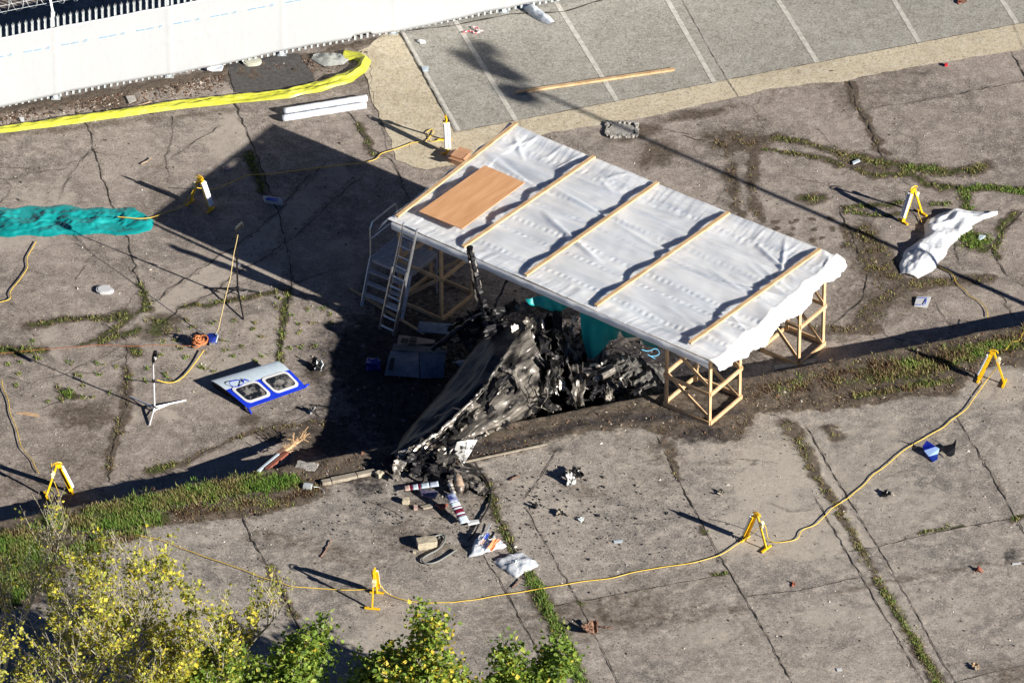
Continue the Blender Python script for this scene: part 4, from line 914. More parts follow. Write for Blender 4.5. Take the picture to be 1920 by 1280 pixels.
hd = MB(); c = Vector((.05, 0, 2.05)); hd.beam(c+Vector((-.05, 0, -.03)), c+Vector((.10, 0, .14)), .12, .06); hd.tube([c, c+Vector((.12, -.05, .1))], .03, 8); hd.build('lamp_head', M_blackm, t)
mb = MB(); mb.tube([Vector((.02, -.02, .98)), Vector((.06, -.02, 1.06)), Vector((.06, .02, .96))], .02, 6); mb.build('knob', M_alu, t)
t = stand(290, 772, 1.48, .14, [(243, 744), (348, 751), (280, 798)], mat('satin_steel', (.62, .63, .66), (.75, .76, .78), 8, .4, metal=.3), 'short silver tripod stand with a black lamp head, left of the blue window panel', None, 0)
hd = MB(); c = Vector((.03, 0, 1.52)); hd.tube([c+Vector((-.03, 0, -.10)), c+Vector((.0, 0, .04)), c+Vector((.03, .0, .20))], [.035, .06, .045], 8); hd.beam(c+Vector((-.04, -.05, -.12)), c+Vector((.06, -.05, .16)), .09, .02); hd.build('lamp_head', M_blackm, t)
MB().tube([Vector((.05, -.07, 1.55)), Vector((.06, -.09, 1.62))], .03, 8).build('bulb', M_white, t)

# ------------------------------------------------------------ blue window panel
q = [P(396, 714, .20), P(521, 677, .26), P(575, 727, .06), P(465, 766, .06)]       # far-left, far-right, near-right, near-left
pc = (q[0]+q[1]+q[2]+q[3])/4; panel = thing('window_panel', 'blue and white aircraft door panel with two rounded windows lying on the ground', 'aircraft panel', (pc.x, pc.y, 0))
po = Vector((pc.x, pc.y, 0))
def Q(s_, t_, dz=0):
    p = (q[0]*(1-s_)+q[1]*s_)*(1-t_)+(q[3]*(1-s_)+q[2]*s_)*t_; n = (q[1]-q[0]).cross(q[3]-q[0]).normalized(); n = n if n.z > 0 else -n; return p+n*(dz+.06*math.sin(math.pi*t_**.7))-po
def patch(s0, s1, t0, t1, dz, n=8): return [[Q(s0+(s1-s0)*i/n, t0+(t1-t0)*j/n, dz) for i in range(n+1)] for j in range(n+1)]
MB().grid(patch(0, 1, 0, .40, 0)).build('white_top_strip', M_pale, panel, thick=.02)  # white strip; the bluish shade on its slope is put into the colour
def rr(s0, s1, t0, t1, r, n=5):
    out = []; rt = r*1.6
    for cx, cy, a in ((s1-r, t0+rt, -90), (s1-r, t1-rt, 0), (s0+r, t1-rt, 90), (s0+r, t0+rt, 180)):
        for k in range(n+1): an = R(a+90*k/n); out.append((cx+r*math.cos(an), cy+rt*math.sin(an)))
    return out
for i, (s0, s1) in enumerate(((.06, .475), (.53, .945))):
    o_, i_ = rr(s0, s1, .40, .90, .07), rr(s0+.035, s1-.035, .455, .845, .055)
    mb = MB(); mb.grid([[Q(*k, .020) for k in o_], [Q(*k, .020) for k in i_]], True); mb.build('window_surround', M_white, panel, thick=.014)
    i2 = rr(s0+.045, s1-.045, .47, .83, .05); mb = MB(); mb.grid([[Q(*k, .022) for k in i_], [Q(*k, .014) for k in i2]], True); mb.build('window_seal', M_black, panel)
    mb = MB(); mb.add([Q(*k, .006) for k in i2], [tuple(range(len(i2)))]); mb.build('window_pane', M_glass, panel)
# blue skin cut round the windows
mb = MB()
for s0, s1, t0, t1 in ((0, 1, .40, .42), (0, .075, .42, .99), (.46, .545, .42, .99), (.93, 1.0, .42, .99), (.075, .46, .885, .99), (.545, .93, .885, .99), (.075, .46, .42, .455), (.545, .93, .42, .455)): mb.grid(patch(s0, s1, t0, t1, .004, 5))
for s0, s1 in ((.06, .475), (.53, .945)):
    o_, c_ = rr(s0+.012, s1-.012, .42, .885, .065), [(s0-.01, .42), (s1+.01, .42), (s1+.01, .9), (s0-.01, .9)]
    for cx, cy, seq in ((s1+.01, .41, range(0, 6)), (s1+.01, .90, range(6, 12)), (s0-.01, .90, range(12, 18)), (s0-.01, .41, range(18, 24))):
        sq = list(seq); mb.add([Q(cx, cy, .005)]+[Q(*o_[k], .005) for k in sq], [(0, k+1, k) for k in range(1, len(sq))])
mb.build('blue_skin', M_blue, panel, thick=.012)
for a, b in (((1.0, .95), (1.07, .92)), ((.0, 1.0), (-.02, 1.12))):
    mb = MB(); mb.tube([Q(*a, .0), Q((a[0]+b[0])/2, (a[1]+b[1])/2, .01), Q(*b, -.02)], [.035, .03, .025], 8); mb.build('hinge', M_blue, panel)
mb = MB(); mb.tube([Q(.20+.10*math.cos(k*.45), .34+.10*math.sin(k*.45), .05+.02*math.sin(k)) for k in range(16)], .009, 5); mb.tube([Q(.30, .36, .03), Q(.34, .30, .05), Q(.38, .37, .03)], .014, 5); mb.build('grab_strap', M_blue, panel)
mb = MB(); mb.grid([[Q(0, 1.0*j/10, 0) for j in range(11)], [Vector((Q(.03, 1.0*j/10, 0).x, Q(.03, 1.0*j/10, 0).y, .02)) for j in range(11)]]); mb.build('inner_frame', M_black, panel)

# ------------------------------------------------------------ ladder and access platform
lb = P(727, 622, 0); lad = thing('ladder', 'aluminium extension ladder leaning on the left front edge of the shelter roof', 'ladder', lb)
l0, l1, h0, h1 = P(714, 617, 0), P(740, 629, 0), P(757, 418, RZ+.18), P(782, 430, RZ+.18)
for i, (a, b) in enumerate(((l0, h0), (l1, h1))):
    MB().beam(a-lb, b-lb, .028, .075, ET).build('stile', M_alu, lad); d = (b-a); nrm = -ET*.06
    MB().beam(a+d*.02+nrm-lb, a+d*.60+nrm-lb, .032, .075, ET).build('lower_stile', M_alu, lad)
for k in range(11):
    f = .04+k*.094; MB().tube([l0+(h0-l0)*f-lb, l1+(h1-l1)*f-lb], .016, 6).build('rung', M_alu, lad)
    if k < 6: MB().tube([l0+(h0-l0)*(f+.01)-ET*.06-lb, l1+(h1-l1)*(f+.01)-ET*.06-lb], .016, 6).build('rung', M_alu, lad)
MB().tube([l0-EL_*.1-lb, l1+EL_*.1-lb], .025, 6).build('foot_bar', M_black, lad)
pz = 1.15; d0, d1, d2 = P(695, 484, pz), P(748, 442, pz), P(748, 505, pz); pf = Vector((d0.x, d0.y, 0))
plat = thing('access_platform', 'grey aluminium access steps with a guard rail standing in the shade behind the ladder', 'platform steps', pf)
ex, ey = (d2-d0), (d1-d0); ex = ex.normalized()*1.15; ey = ey.normalized()*1.05; dk = UP*pz
mb = MB()
for k in range(16): mb.beam(dk+ey*(k/15)*0+ex*(k/15), dk+ex*(k/15)+ey, .055, .03)
mb.build('deck', mat('platform_alu', (.30, .33, .38), (.40, .43, .48), 10, .5, metal=.2), plat)
MP = MATS['platform_alu']
for a, b in ((0, ey), (0, ex), (ex, ex+ey), (ey, ex+ey)):
    a = Vector((0, 0, 0)) if a == 0 else a; MB().beam(a+dk-UP*.05, b+dk-UP*.05, .04, .08).build('deck_frame', MP, plat)
for q_ in (ey, ex+ey): MB().tube([q_, q_+dk], .025, 6).build('leg', MP, plat)
yn = -ey.normalized()
for s_ in (0, 1):
    a = ex*s_; MB().beam(a+dk, a+yn*.38+UP*.0, .03, .08, ex.normalized()).build('stringer', MP, plat)
for k in (1, 2, 3): MB().beam(yn*(.38*k/4)+UP*(pz*(1-k/4)), ex+yn*(.38*k/4)+UP*(pz*(1-k/4)), .12, .03).build('tread', MP, plat)
r1 = [Vector((0, 0, pz-.1)), Vector((0, 0, pz+.85)), ey*.08+UP*(pz+.98), ey*.96+UP*(pz+.98), ey*1.02+UP*(pz+.85), ey*1.02+UP*(pz-.1)]
MB().tube(r1, .02, 8).build('guard_rail', M_alu, plat); MB().tube([UP*(pz+.55), ey*1.0+UP*(pz+.55)], .016, 6).build('mid_rail', M_alu, plat)
r1 = [p-ex.normalized()*.0+ex for p in r1]; MB().tube([ex+ey*0+UP*(pz+.9), ex+UP*pz], .02, 8).build('corner_post', M_alu, plat)
MB().tube([UP*(pz+.1)+ey*0-ex.normalized()*.0, yn*.38+UP*.15], .016, 6).build('hand_rail', M_alu, plat)

# cardboard box by the far work light
bx = P(862, 305, 0); cb = thing('cardboard_box', 'open cardboard box on the ground beside the roof corner work light', 'box', bx, R(-30))
MB().box((0, 0, .12), (.34, .28, .24)).build('carton', M_card, cb, bev=.006)
for sx, sy, wx, wy in ((0, -.21, .34, .16), (0, .21, .34, .16), (.24, 0, .16, .28), (-.24, 0, .16, .28)):
    mb = MB(); mb.box((0, 0, 0), (wx, wy, .006), Matrix.Rotation(R(-22 if sy < 0 else 22 if sy > 0 else 0), 3, 'X') @ Matrix.Rotation(R(25 if sx > 0 else -25 if sx < 0 else 0), 3, 'Y'))
    mb.v = [(x+sx, y+sy, z+.215) for x, y, z in mb.v]; mb.build('flap', M_card, cb)

# ------------------------------------------------------------ helicopter wreck
wb0 = P(950, 760, 0)
wreck = thing('helicopter_wreck', 'burnt out crumpled helicopter wreck lying half under the shelter', 'wreck', wb0)
def L3(u, v, z): return P(u, v, z)-wb0
# tail: loft of open sections [left foot, left edge, upper left, ridge, side mid, side low, right foot]
def loft(secs, name, m, nu=14, nv=10, amp=.04, fs=3.0, seed=0, closed=False, parent=None, smooth=False, thick=.012):
    """secs: list of lists of Vectors; resampled with noise"""
    def res(pts, n):
        d = [0]
        for a, b in zip(pts, pts[1:]): d.append(d[-1]+(b-a).length)
        out = []
        for k in range(n+1):
            t = d[-1]*k/n; i = max(0, min(len(pts)-2, next((j for j in range(len(d)-1) if d[j+1] >= t-1e-9), len(pts)-2))); f = (t-d[i])/max(1e-9, d[i+1]-d[i]); out.append(pts[i]+(pts[i+1]-pts[i])*f)
        return out
    nrm_ = (secs[-1][0]-secs[0][0]).cross(secs[0][-1]-secs[0][0]).normalized(); nrm_ = nrm_ if nrm_.z > 0 else -nrm_; out_ = [nrm_]*(nu+1)
    R_ = [res(s_, nv) for s_ in secs]; cols = [res([r[j] for r in R_], nu) for j in range(nv+1)]; rows = []
    for i in range(nu+1):
        row = []
        for j in range(nv+1):
            p = cols[j][i]; q = p*fs+Vector((seed, 0, 0))
            d = Vector((noise.noise(q), noise.noise(q+Vector((9, 0, 0))), noise.noise(q+Vector((0, 9, 0)))))*amp
            qa = Vector((i/nu*2.2, j/nv*2.6, seed)); d = d*.22 + out_[i]*(crease(qa*.8)*amp*1.7 + crease(qa*2.4+Vector((3, 3, 3)))*amp*.45); row.append(p+d)
        rows.append(row)
    return MB().grid(rows).build(name, m, parent or wreck, smooth=smooth, thick=thick)
def shard(p, nrm, up, sx, sy, m, seed, bend=.4, name='skin_fragment', n=7, parent=None):
    nrm = Vector(nrm).normalized(); x = Vector(up).cross(nrm)
    if x.length < .1: x = nrm.orthogonal()
    x.normalize(); y = nrm.cross(x); rs = random.Random(seed); rows = []; off = rs.uniform(0, 50)
    el = [rs.uniform(.55, 1.1) for _ in range(n+1)]; er = [rs.uniform(.55, 1.1) for _ in range(n+1)]; et = [rs.uniform(.7, 1.12) for _ in range(n+1)]
    for i in range(n+1):
        row = []
        for j in range(n+1):
            a, b = i/n*2-1, j/n*2-1; aa_ = a*(el[j] if a < 0 else er[j]); bb_ = b*(et[i]); q = Vector((a*1.3+off, b*1.3, seed*.37))
            h = bend*(abs(a+.3*b)**1.3*.5 + crease(q*.6)*.45 + noise.noise(q*2.0)*.08)*min(sx, sy); row.append(p+x*aa_*sx/2+y*bb_*sy/2+nrm*h)
        rows.append(row)
    return MB().grid(rows).build(name, m, parent or wreck, thick=.014)
# ridge line / left silhouette line / right foot line (u, v, z)
RDG = [(742, 858, .86), (771, 844, .98), (827, 804, 1.22), (884, 750, 1.5), (914, 718, 1.68), (948, 664, 1.9), (985, 606, 1.95)]
LFT = [(734, 853, .80), (762, 817, .84), (792, 778, .95), (836, 730, 1.10), (853, 706, 1.2), (895, 652, 1.35), (935, 602, 1.45)]
RGT = [(744, 868, .72), (800, 856, .72), (852, 836, .72), (898, 826, .72), (945, 806, .55), (985, 790, .25), (1020, 770, .1)]
secs = []
for l, r in zip(LFT, RDG): secs.append([L3(l[0]-6, l[1]+10, max(.0, l[2]-.8)), L3(*l), L3((l[0]+r[0])/2-3, (l[1]+r[1])/2-3, (l[2]+r[2])/2+.05), L3(*r)])
loft(secs, 'tail_upper_skin', M_char2, 80, 24, .035, 3.0, 3)  # char plus the shade of the facet turned from the sun, in the colour
secs = []
for r, g_ in zip(RDG, RGT): secs.append([L3(*r), L3(r[0]+(g_[0]-r[0])*.35+4, r[1]+(g_[1]-r[1])*.3, r[2]*.85+.05), L3(r[0]+(g_[0]-r[0])*.7+6, r[1]+(g_[1]-r[1])*.62, (r[2]+g_[2])*.55), L3(*g_)])
loft(secs, 'tail_side_skin', M_ash, 90, 40, .085, 3.2, 7)
loft([[L3(738, 850, .92), L3(744, 860, .9), L3(752, 868, .75)], [L3(770, 838, 1.05), L3(778, 846, 1.0), L3(786, 852, .85)], [L3(800, 822, 1.15), L3(806, 828, 1.1), L3(812, 836, .95)]], 'tail_tip', M_shine, 14, 8, .05, 5, 5)
# bright buckled longeron along the ridge
for (pp, r_, mm) in (([(771, 845, 1.03), (800, 826, 1.14), (827, 806, 1.25), (856, 779, 1.4), (884, 752, 1.54)], .035, M_shine), ([(884, 752, 1.54), (905, 728, 1.66), (925, 700, 1.78), (948, 664, 1.95)], .03, M_char),
                     ([(900, 778, 1.2), (905, 800, 1.0), (914, 815, .85)], .045, M_shine), ([(936, 752, 1.3), (946, 780, 1.0), (942, 800, .8)], .045, M_ash), ([(940, 690, 1.8), (965, 700, 1.7), (975, 730, 1.4), (962, 755, 1.2)], .06, M_ash), ([(820, 845, .95), (850, 836, .95), (880, 830, .9)], .045, M_shine)):
    mb = MB(); pts = [L3(*q) for q in pp]; f = []
    for a, b in zip(pts, pts[1:]):
        for k in range(6): f.append(a+(b-a)*k/6+Vector((random.gauss(0, .012), random.gauss(0, .012), random.gauss(0, .012))))
    f.append(pts[-1]); mb.tube(f, [r_*random.uniform(.6, 1.3) for _ in f], 6); mb.build('buckled_frame', mm, wreck)
rs = random.Random(77)
for k in range(46):
    f = rs.random(); i = min(5, int(f*6)); g = f*6-i; ra, rb_ = RDG[i], RDG[i+1]; ga, gb = RGT[i], RGT[i+1]; h = rs.uniform(.12, .95)
    p = [(ra[q]*(1-g)+rb_[q]*g)*(1-h)+(ga[q]*(1-g)+gb[q]*g)*h for q in range(3)]
    shard(L3(p[0]+3, p[1], p[2]+.06), (.55+rs.gauss(0, .25), -.6+rs.gauss(0, .25), .5), (.62, .55, .35), rs.uniform(.08, .26), rs.uniform(.3, .95), rs.choice([M_shine, M_char2, M_char2, M_ash, M_char]), 900+k, rs.uniform(.3, .7), 'torn_skin', 7)
for k, (u, v, z, sx, sy) in enumerate(((905, 745, 1.45, .20, .34), (930, 715, 1.6, .16, .30), (880, 790, 1.2, .30, .16), (918, 772, 1.2, .34, .26), (850, 808, 1.15, .26, .12), (955, 735, 1.3, .22, .42), (940, 788, .9, .32, .20), (898, 808, .95, .24, .14), (955, 690, 1.65, .14, .3), (830, 828, 1.05, .22, .12))):
    shard(L3(u+4, v+2, z+.05), (.6, -.6, .5), (.62, .55, .45), sx, sy, M_soot, 2100+k, .25, 'painted_hole', 6)  # dark plates on the skin; the shade of torn holes is in their colour
# dark mass under everything
rows = []
cx, cy = 1010, 752
for i in range(46):
    row = []
    for j in range(46):
        a, b = i/45*2-1, j/45*2-1; u = cx+a*165-b*10; v = cy+b*62-a*34; k = max(0, 1-(abs(a)**2.6))*max(0, 1-abs(b)**2.6); q = Vector((u*.022, v*.04, 4))
        zz = -.03 + k*(.75+.45*noise.noise(q)+.55*noise.ridged_multi_fractal(q*1.6, .9, 2.1, 4, 1, 2)*.5)*(1.15 if a < .1 else .75); row.append(L3(u, v, 0)+UP*zz)
    rows.append(row)
MB().grid(rows).build('burnt_core', M_soot, wreck)
rows = []
for i in range(34):
    row = []
    for j in range(30):
        a, b = i/33*2-1, j/29*2-1; u = 1170+a*95; v = 730+b*42-a*16; k = max(0, 1-(a*a+b*b)); q = Vector((u*.05, v*.09, 1))
        row.append(L3(u, v, 0)+UP*(-.03+k*(.66+.20*crease(q*.7)+.10*crease(q*1.9))))
    rows.append(row)
MB().grid(rows).build('ash_heap', M_heap, wreck)
rs = random.Random(12)
for k in range(58):
    u = rs.gauss(1020, 62); v0 = 752-(u-1010)*.2 + rs.gauss(0, 22); zt = rs.uniform(.3, 1.55)*(1 if u < 1090 else .65)
    if u < 955: zt = min(zt, 1.0)
    v0 = min(v0, 944-(u-157)*.192+47)      # stay in front of the wall foot
    s_ = rs.uniform(.24, .80)*(1.0 if k % 5 else 1.4); m_ = rs.choice([M_char2, M_char2, M_char2, M_char, M_char, M_ash, M_shine if k % 2 else M_char])
    nrm = (rs.gauss(.35, .6), rs.gauss(-.6, .5), rs.gauss(.3, .5)); shard(P(u, v0, 0)+UP*zt-wb0, nrm, (rs.gauss(0, .5), rs.gauss(0, .5), 1), s_*rs.uniform(.25, .8), s_*rs.uniform(.8, 1.5), m_, k+100, rs.uniform(.3, .8))
# recognisable plates and ribs (photo px, height, size, facing)
for (u, v, z, sx, sy, nrm, up, m_, bd) in (
    (965, 617, 1.9, .20, .22, (.4, -.7, .6), (0, 0, 1), M_shine, .1), (993, 612, 1.7, .36, .50, (.3, -.8, .5), (.3, 0, 1), M_ash, .25), (1020, 625, 1.6, .09, .60, (.7, -.6, .4), (.35, 0, 1), M_shine, .2), (1013, 655, 1.3, .14, .34, (.6, -.6, .4), (.2, 0, 1), M_ash, .3),
    (1064, 640, 1.5, .30, .85, (.5, -.8, .2), (.15, 0, 1), M_char, .35), (1073, 622, 1.7, .12, .34, (.9, -.3, .3), (0, 0, 1), M_shine, .3), (1050, 690, 1.1, .30, .55, (.2, -.8, .4), (.2, .2, 1), M_char2, .4), (1030, 640, 1.6, .5, .7, (-.1, -.8, .4), (0, 0, 1), M_char2, .4),
    (1075, 600, 1.8, .14, .22, (.7, -.6, .3), (.2, 0, 1), M_shine, .3), (1045, 598, 1.9, .9, .22, (0, -.5, .8), (1, 0, .1), M_char2, .3), (985, 655, 1.4, .22, .36, (.7, -.5, .3), (-.3, 0, 1), M_shine, .3), (983, 690, 1.2, .16, .42, (.7, -.6, .5), (-.6, 0, 1), M_char, .5),
    (1115, 675, .9, .42, .70, (.4, -.8, .5), (-.2, 0, 1), M_ash, .18), (1052, 722, .9, .20, .26, (.6, -.7, .6), (.3, .2, 1), M_shine, .3), (1078, 745, .65, .30, .3, (.5, -.7, .5), (1, .2, .2), M_shine, .4), (968, 750, .9, .14, .2, (.6, -.7, .5), (0, 0, 1), M_shine, .6),
    (1036, 772, .5, .32, .4, (.5, -.8, .3), (.4, 0, 1), M_char, .5), (1000, 740, .9, .5, .6, (.3, -.8, .4), (0, 0, 1), M_char2, .5), (975, 785, .45, .36, .3, (.5, -.7, .5), (1, 0, .3), M_ash, .4), (1140, 745, .5, .35, .3, (.4, -.7, .5), (1, 0, .4), M_ash, .4),
    (925, 760, 1.1, .3, .5, (.6, -.6, .5), (.3, .3, 1), M_ash, .4), (935, 795, .8, .5, .3, (.5, -.7, .5), (1, .3, .1), M_char, .5), (955, 700, 1.5, .25, .5, (.7, -.6, .3), (.2, 0, 1), M_ash, .3), (900, 600, 1.3, .7, .3, (-.3, -.3, .9), (1, .5, 0), M_char2, .4), (880, 640, .9, .8, .3, (-.3, -.5, .8), (1, .6, 0), M_char2, .3)):
    shard(L3(u, v, z), nrm, up, sx, sy, m_, int(u*3+v), bd, 'bent_plate', 8)
rs = random.Random(5)
for k in range(30):
    u = 960+k*5.2+rs.gauss(0, 8); h_ = rs.uniform(.55, 1.25)*(1 if u < 1085 else .7); z = rs.uniform(.55, 1.25)*(1 if u < 1085 else .6)
    shard(L3(u, 640+(k % 5)*22+rs.gauss(0, 8)-(u-1000)*.08, z), (rs.gauss(.45, .45), rs.gauss(-.8, .3), rs.gauss(.15, .3)), (rs.gauss(.05, .3), rs.gauss(0, .3), 1), rs.uniform(.16, .46), h_*.8, (M_ash, M_char2, M_char, M_char2, M_shine, M_char2)[k % 6], 1300+k, rs.uniform(.25, .6), 'standing_panel', 10)
rs = random.Random(15)
for k in range(26):
    u, v = 1165+rs.gauss(0, 36), 722+rs.gauss(0, 12); z = .35+.35*rs.random()
    shard(L3(u, v, z), (rs.gauss(.2, .5), rs.gauss(-.5, .4), rs.uniform(.3, 1)), (rs.gauss(0, 1), rs.gauss(0, .5), rs.random()), rs.uniform(.10, .28), rs.uniform(.15, .42), (M_ash, M_char, M_char2, M_heap, M_shine)[k % 5], 1700+k, .5, 'ash_fragment', 5)
for k in range(22):       # wires and thin tubes twisted through the heap
    u = rs.gauss(1010, 70); v = 745-(u-1010)*.2+rs.gauss(0, 25); z = rs.uniform(.4, 1.5)*(1 if u < 1090 else .5); p = L3(u, v, z); d = Vector((rs.gauss(0, 1), rs.gauss(-.3, .6), rs.gauss(0, .8))).normalized(); pts = [p]
    for q in range(7): d = (d+Vector((rs.gauss(0, .35), rs.gauss(0, .35), rs.gauss(-.05, .35)))).normalized(); pts.append(pts[-1]+d*rs.uniform(.06, .14))
    MB().tube(pts, rs.uniform(.008, .02), 5).build('bent_tube', (M_shine, M_char2, M_black, M_ash)[k % 4], wreck)
# cowling with a round hole
c = L3(1098, 668, 1.05); mb = MB(); ex_, ey_ = Vector((.85, .45, .0)).normalized(), Vector((-.15, .25, 1)).normalized(); rows = []
for k in range(7):
    r_ = .13+.05*k; rows.append([c+ex_*r_*math.cos(t*R(15))*(1+.15*noise.noise(Vector((t, k, 1))))+ey_*r_*1.25*math.sin(t*R(15))*(1+.2*noise.noise(Vector((t*.7, k*.3, 5))))+ex_.cross(ey_)*(.05*math.sin(k*2.2)+.05*noise.noise(Vector((t*.6, k, 8)))) for t in range(24)])
mb.grid(rows, True); mb.build('round_cowling', M_ash, wreck, thick=.015)
c = L3(1112, 700, .8); rows = []
for k in range(5): r_ = .05+.05*k; rows.append([c+ex_*r_*math.cos(t*R(18))+ey_*r_*math.sin(t*R(18))-ex_.cross(ey_)*(-.04*(k % 2)) for t in range(20)])
MB().grid(rows, True).build('round_cowling', M_shine, wreck, thick=.012)
mb = MB(); mb.tube([L3(1122, 705, .70), L3(1138, 696, .75), L3(1150, 690, .78)], [.13, .14, .12], 12); mb.build('scorched_cylinder', M_ash, wreck)
# main rotor mast and blade stub rising in front of the roof edge
def pole(pp, rr_, m_, name, sd):
    rs = random.Random(sd); pts = [L3(*q) for q in pp]; f = []; rad = []
    for i, (a, b) in enumerate(zip(pts, pts[1:])):
        for k in range(9): f.append(a+(b-a)*k/9+Vector((rs.gauss(0, .008), rs.gauss(0, .008), 0))); rad.append((rr_[i]+(rr_[i+1]-rr_[i])*k/9)*rs.uniform(.8, 1.2))
    f.append(pts[-1]); rad.append(rr_[-1]); MB().tube(f, rad, 7).build(name, m_, wreck)
pole([(880, 464, 3.42), (888, 500, 2.85), (896, 540, 2.25), (908, 574, 1.72)], [.075, .09, .10, .12], M_char2, 'rotor_blade_stub', 1)
pole([(884, 468, 3.36), (897, 520, 2.55), (903, 560, 1.95)], [.02, .03, .03], M_shine, 'blade_spar', 2)
pole([(876, 470, 3.36), (886, 520, 2.6), (893, 566, 1.9)], [.02, .035, .04], M_char, 'blade_spar', 3)
pole([(905, 572, 1.75), (915, 600, 1.5), (930, 630, 1.4)], [.10, .14, .18], M_char2, 'mast_base', 4)
pole([(951, 522, 2.3), (940, 548, 2.0), (931, 562, 1.85), (925, 590, 1.5)], [.03, .035, .03, .03], M_char, 'blade_spar', 5)
pole([(810, 655, .8), (845, 628, 1.0), (885, 600, 1.3), (930, 580, 1.6)], [.05, .06, .07, .08], M_char, 'bent_strut', 6)
for k, (u, v, z, sx, sy) in enumerate(((870, 610, 1.0, .7, .35), (915, 600, 1.4, .6, .4), (950, 585, 1.7, .7, .3), (990, 580, 1.8, .6, .25), (1030, 576, 1.85, .5, .25), (900, 625, 1.2, .5, .3), (845, 640, .5, .6, .3), (935, 620, 1.7, .6, .4))):
    shard(L3(u, v, z), (-.1+.1*k % .5, -.4, .9), (1, .55, .1), sx*.6, sy*2.2, M_char2 if k % 3 else M_char, 300+k, .35, 'roof_panel')
mb = MB(); rows = []
for k in range(9): a = R(-20+k*16); rows.append([L3(862, 694, .9)+Vector((.16*math.cos(a)+.05*j, .05*j+.12*math.sin(a), .18*math.sin(a)-.02*j)) for j in (-2.4, -1, 0, 1.2, 2.4)])
mb.grid(rows); mb.build('pale_fairing', mat('pale_fairing_paint', (.30, .33, .36), (.5, .5, .5), 8, .4), wreck, smooth=True, thick=.02)
# tail assembly remains on the slab in front of the tip
pp = [L3(857, 828, 1.22), L3(876, 824, 1.24), L3(895, 824, 1.18), L3(885, 843, 1.0), L3(875, 860, .86), L3(868, 873, .74), L3(861, 860, .86), L3(851, 846, 1.0)]
mb = MB(); pc_ = sum(pp, Vector())/8; mb.add(pp+[pc_+Vector((.02, -.03, .02))], [(i, (i+1) % 8, 8) for i in range(8)]); mb.build('stabiliser_plate', M_skinw, wreck, thick=.02)
for k, (u, v, z, sx, sy, m_, nr) in enumerate(((838, 860, .32, .5, .5, M_char, (.2, -.5, .8)), (810, 872, .22, .6, .4, M_char2, (-.2, -.4, .8)), (790, 885, .2, .5, .4, M_char2, (0, -.5, .9)), (748, 872, .25, .30, .26, M_shine, (.2, -.6, .7)), (742, 886, .16, .26, .36, M_ash, (.5, -.6, .5)),
     (850, 905, .2, .3, .2, M_ash, (.3, -.7, .6)), (865, 912, .14, .3, .3, M_ash, (.3, -.5, .8)), (890, 908, .08, .45, .3, M_ash, (0, -.2, 1)), (905, 920, .06, .4, .25, M_ash, (0, -.2, 1)), (880, 883, .25, .5, .16, M_char, (.2, -.3, .9)), (778, 860, .35, .4, .3, M_char2, (.1, -.6, .7)), (825, 885, .18, .6, .3, M_char2, (.1, -.3, .9)), (885, 875, .2, .55, .12, M_char, (.1, -.3, .9)))):
    shard(L3(u, v, HZ+z), nr, (.3, .2, 1), sx, sy, m_, 500+k, .3, 'tail_fragment')
pole([(843, 900, HZ+.25), (846, 912, HZ+.18), (852, 930, HZ+.1)], [.05, .06, .05], M_shine, 'tail_gearbox', 9)
mb = MB(); pts = [L3(855, 888, HZ+.26), L3(858, 895, HZ+.25), L3(860, 905, HZ+.2), L3(862, 918, HZ+.14), L3(862, 924, HZ+.1)]
mb.tube(pts, [.05, .10, .115, .10, .04], 14); mb.build('tail_pod', mat('scorched_tan', (.06, .05, .05), (.48, .36, .26), 4, .35, contrast=(.4, .6)), wreck, smooth=True)
sb_ = mat('scorched_blue_white', (.02, .03, .14), (.45, .50, .60), 3.2, .35, contrast=(.4, .6))
# striped tail blades: white with dark red bands
def striped(name, path, wd, bands, lab, cat, z0):
    pts = [P(*q) for q in path]; base = Vector((pts[0].x, pts[0].y, z0)); t = thing(name, lab, cat, base); d = (pts[-1]-pts[0]); L = d.length; d.normalize(); s_ = d.cross(UP).normalized(); n = s_.cross(d)
    for i, (a, b, m_) in enumerate(bands):
        p, q = pts[0]+d*L*a-base, pts[0]+d*L*b-base; rows = []
        for k in range(5): c_ = p+(q-p)*k/4; rows.append([c_-s_*wd/2, c_-s_*wd*.25+n*.012, c_+s_*wd*.2+n*.010, c_+s_*wd/2])
        MB().grid(rows).build('blade_skin' if m_ is not M_red else 'red_band', m_, t, thick=.012, smooth=True)
    return t
striped('rotor_blade', [(843, 925, HZ+.34), (872, 980, HZ+.10)], .22, [(0, .30, sb_), (.30, .44, M_pale), (.44, .48, M_red), (.48, .53, M_pale), (.53, .66, M_red), (.66, .71, M_pale), (.71, .76, M_red), (.76, 1, M_pale)], 'tail rotor blade with dark red bands leaning down to the slab', 'rotor blade', HZ)
striped('rotor_blade', [(758, 915, HZ+.10), (822, 906, HZ+.16)], .20, [(0, .16, M_pink), (.16, .24, M_red), (.24, .40, M_pale), (.40, .47, M_red), (.47, .72, M_pale), (.72, 1, sb_)], 'broken red and white striped blade lying left under the burnt tail', 'rotor blade', HZ)
slab('blade_tip', [(872, 975), (897, 973), (899, 978), (878, 982)], HZ+.04, .05, M_white, 'white blade tip lying flat at the foot of the leaning tail blade', 'blade tip', None, (0, .03, .02, 0), .006)
slab('fin_fragment', [(786, 916), (822, 920), (816, 932), (790, 928)], HZ+.02, .06, mat('scorched_lilac', (.06, .05, .10), (.22, .20, .30), 6, .4), 'dull lilac fin fragment below the striped blade on the left', 'debris', None, (.05, .12, .05, 0), .01)
slab('cream_panel', [(788, 948), (806, 944), (812, 949), (794, 953)], HZ+.01, .03, M_kerb, 'small cream strip lying below the lilac fin fragment', 'debris')
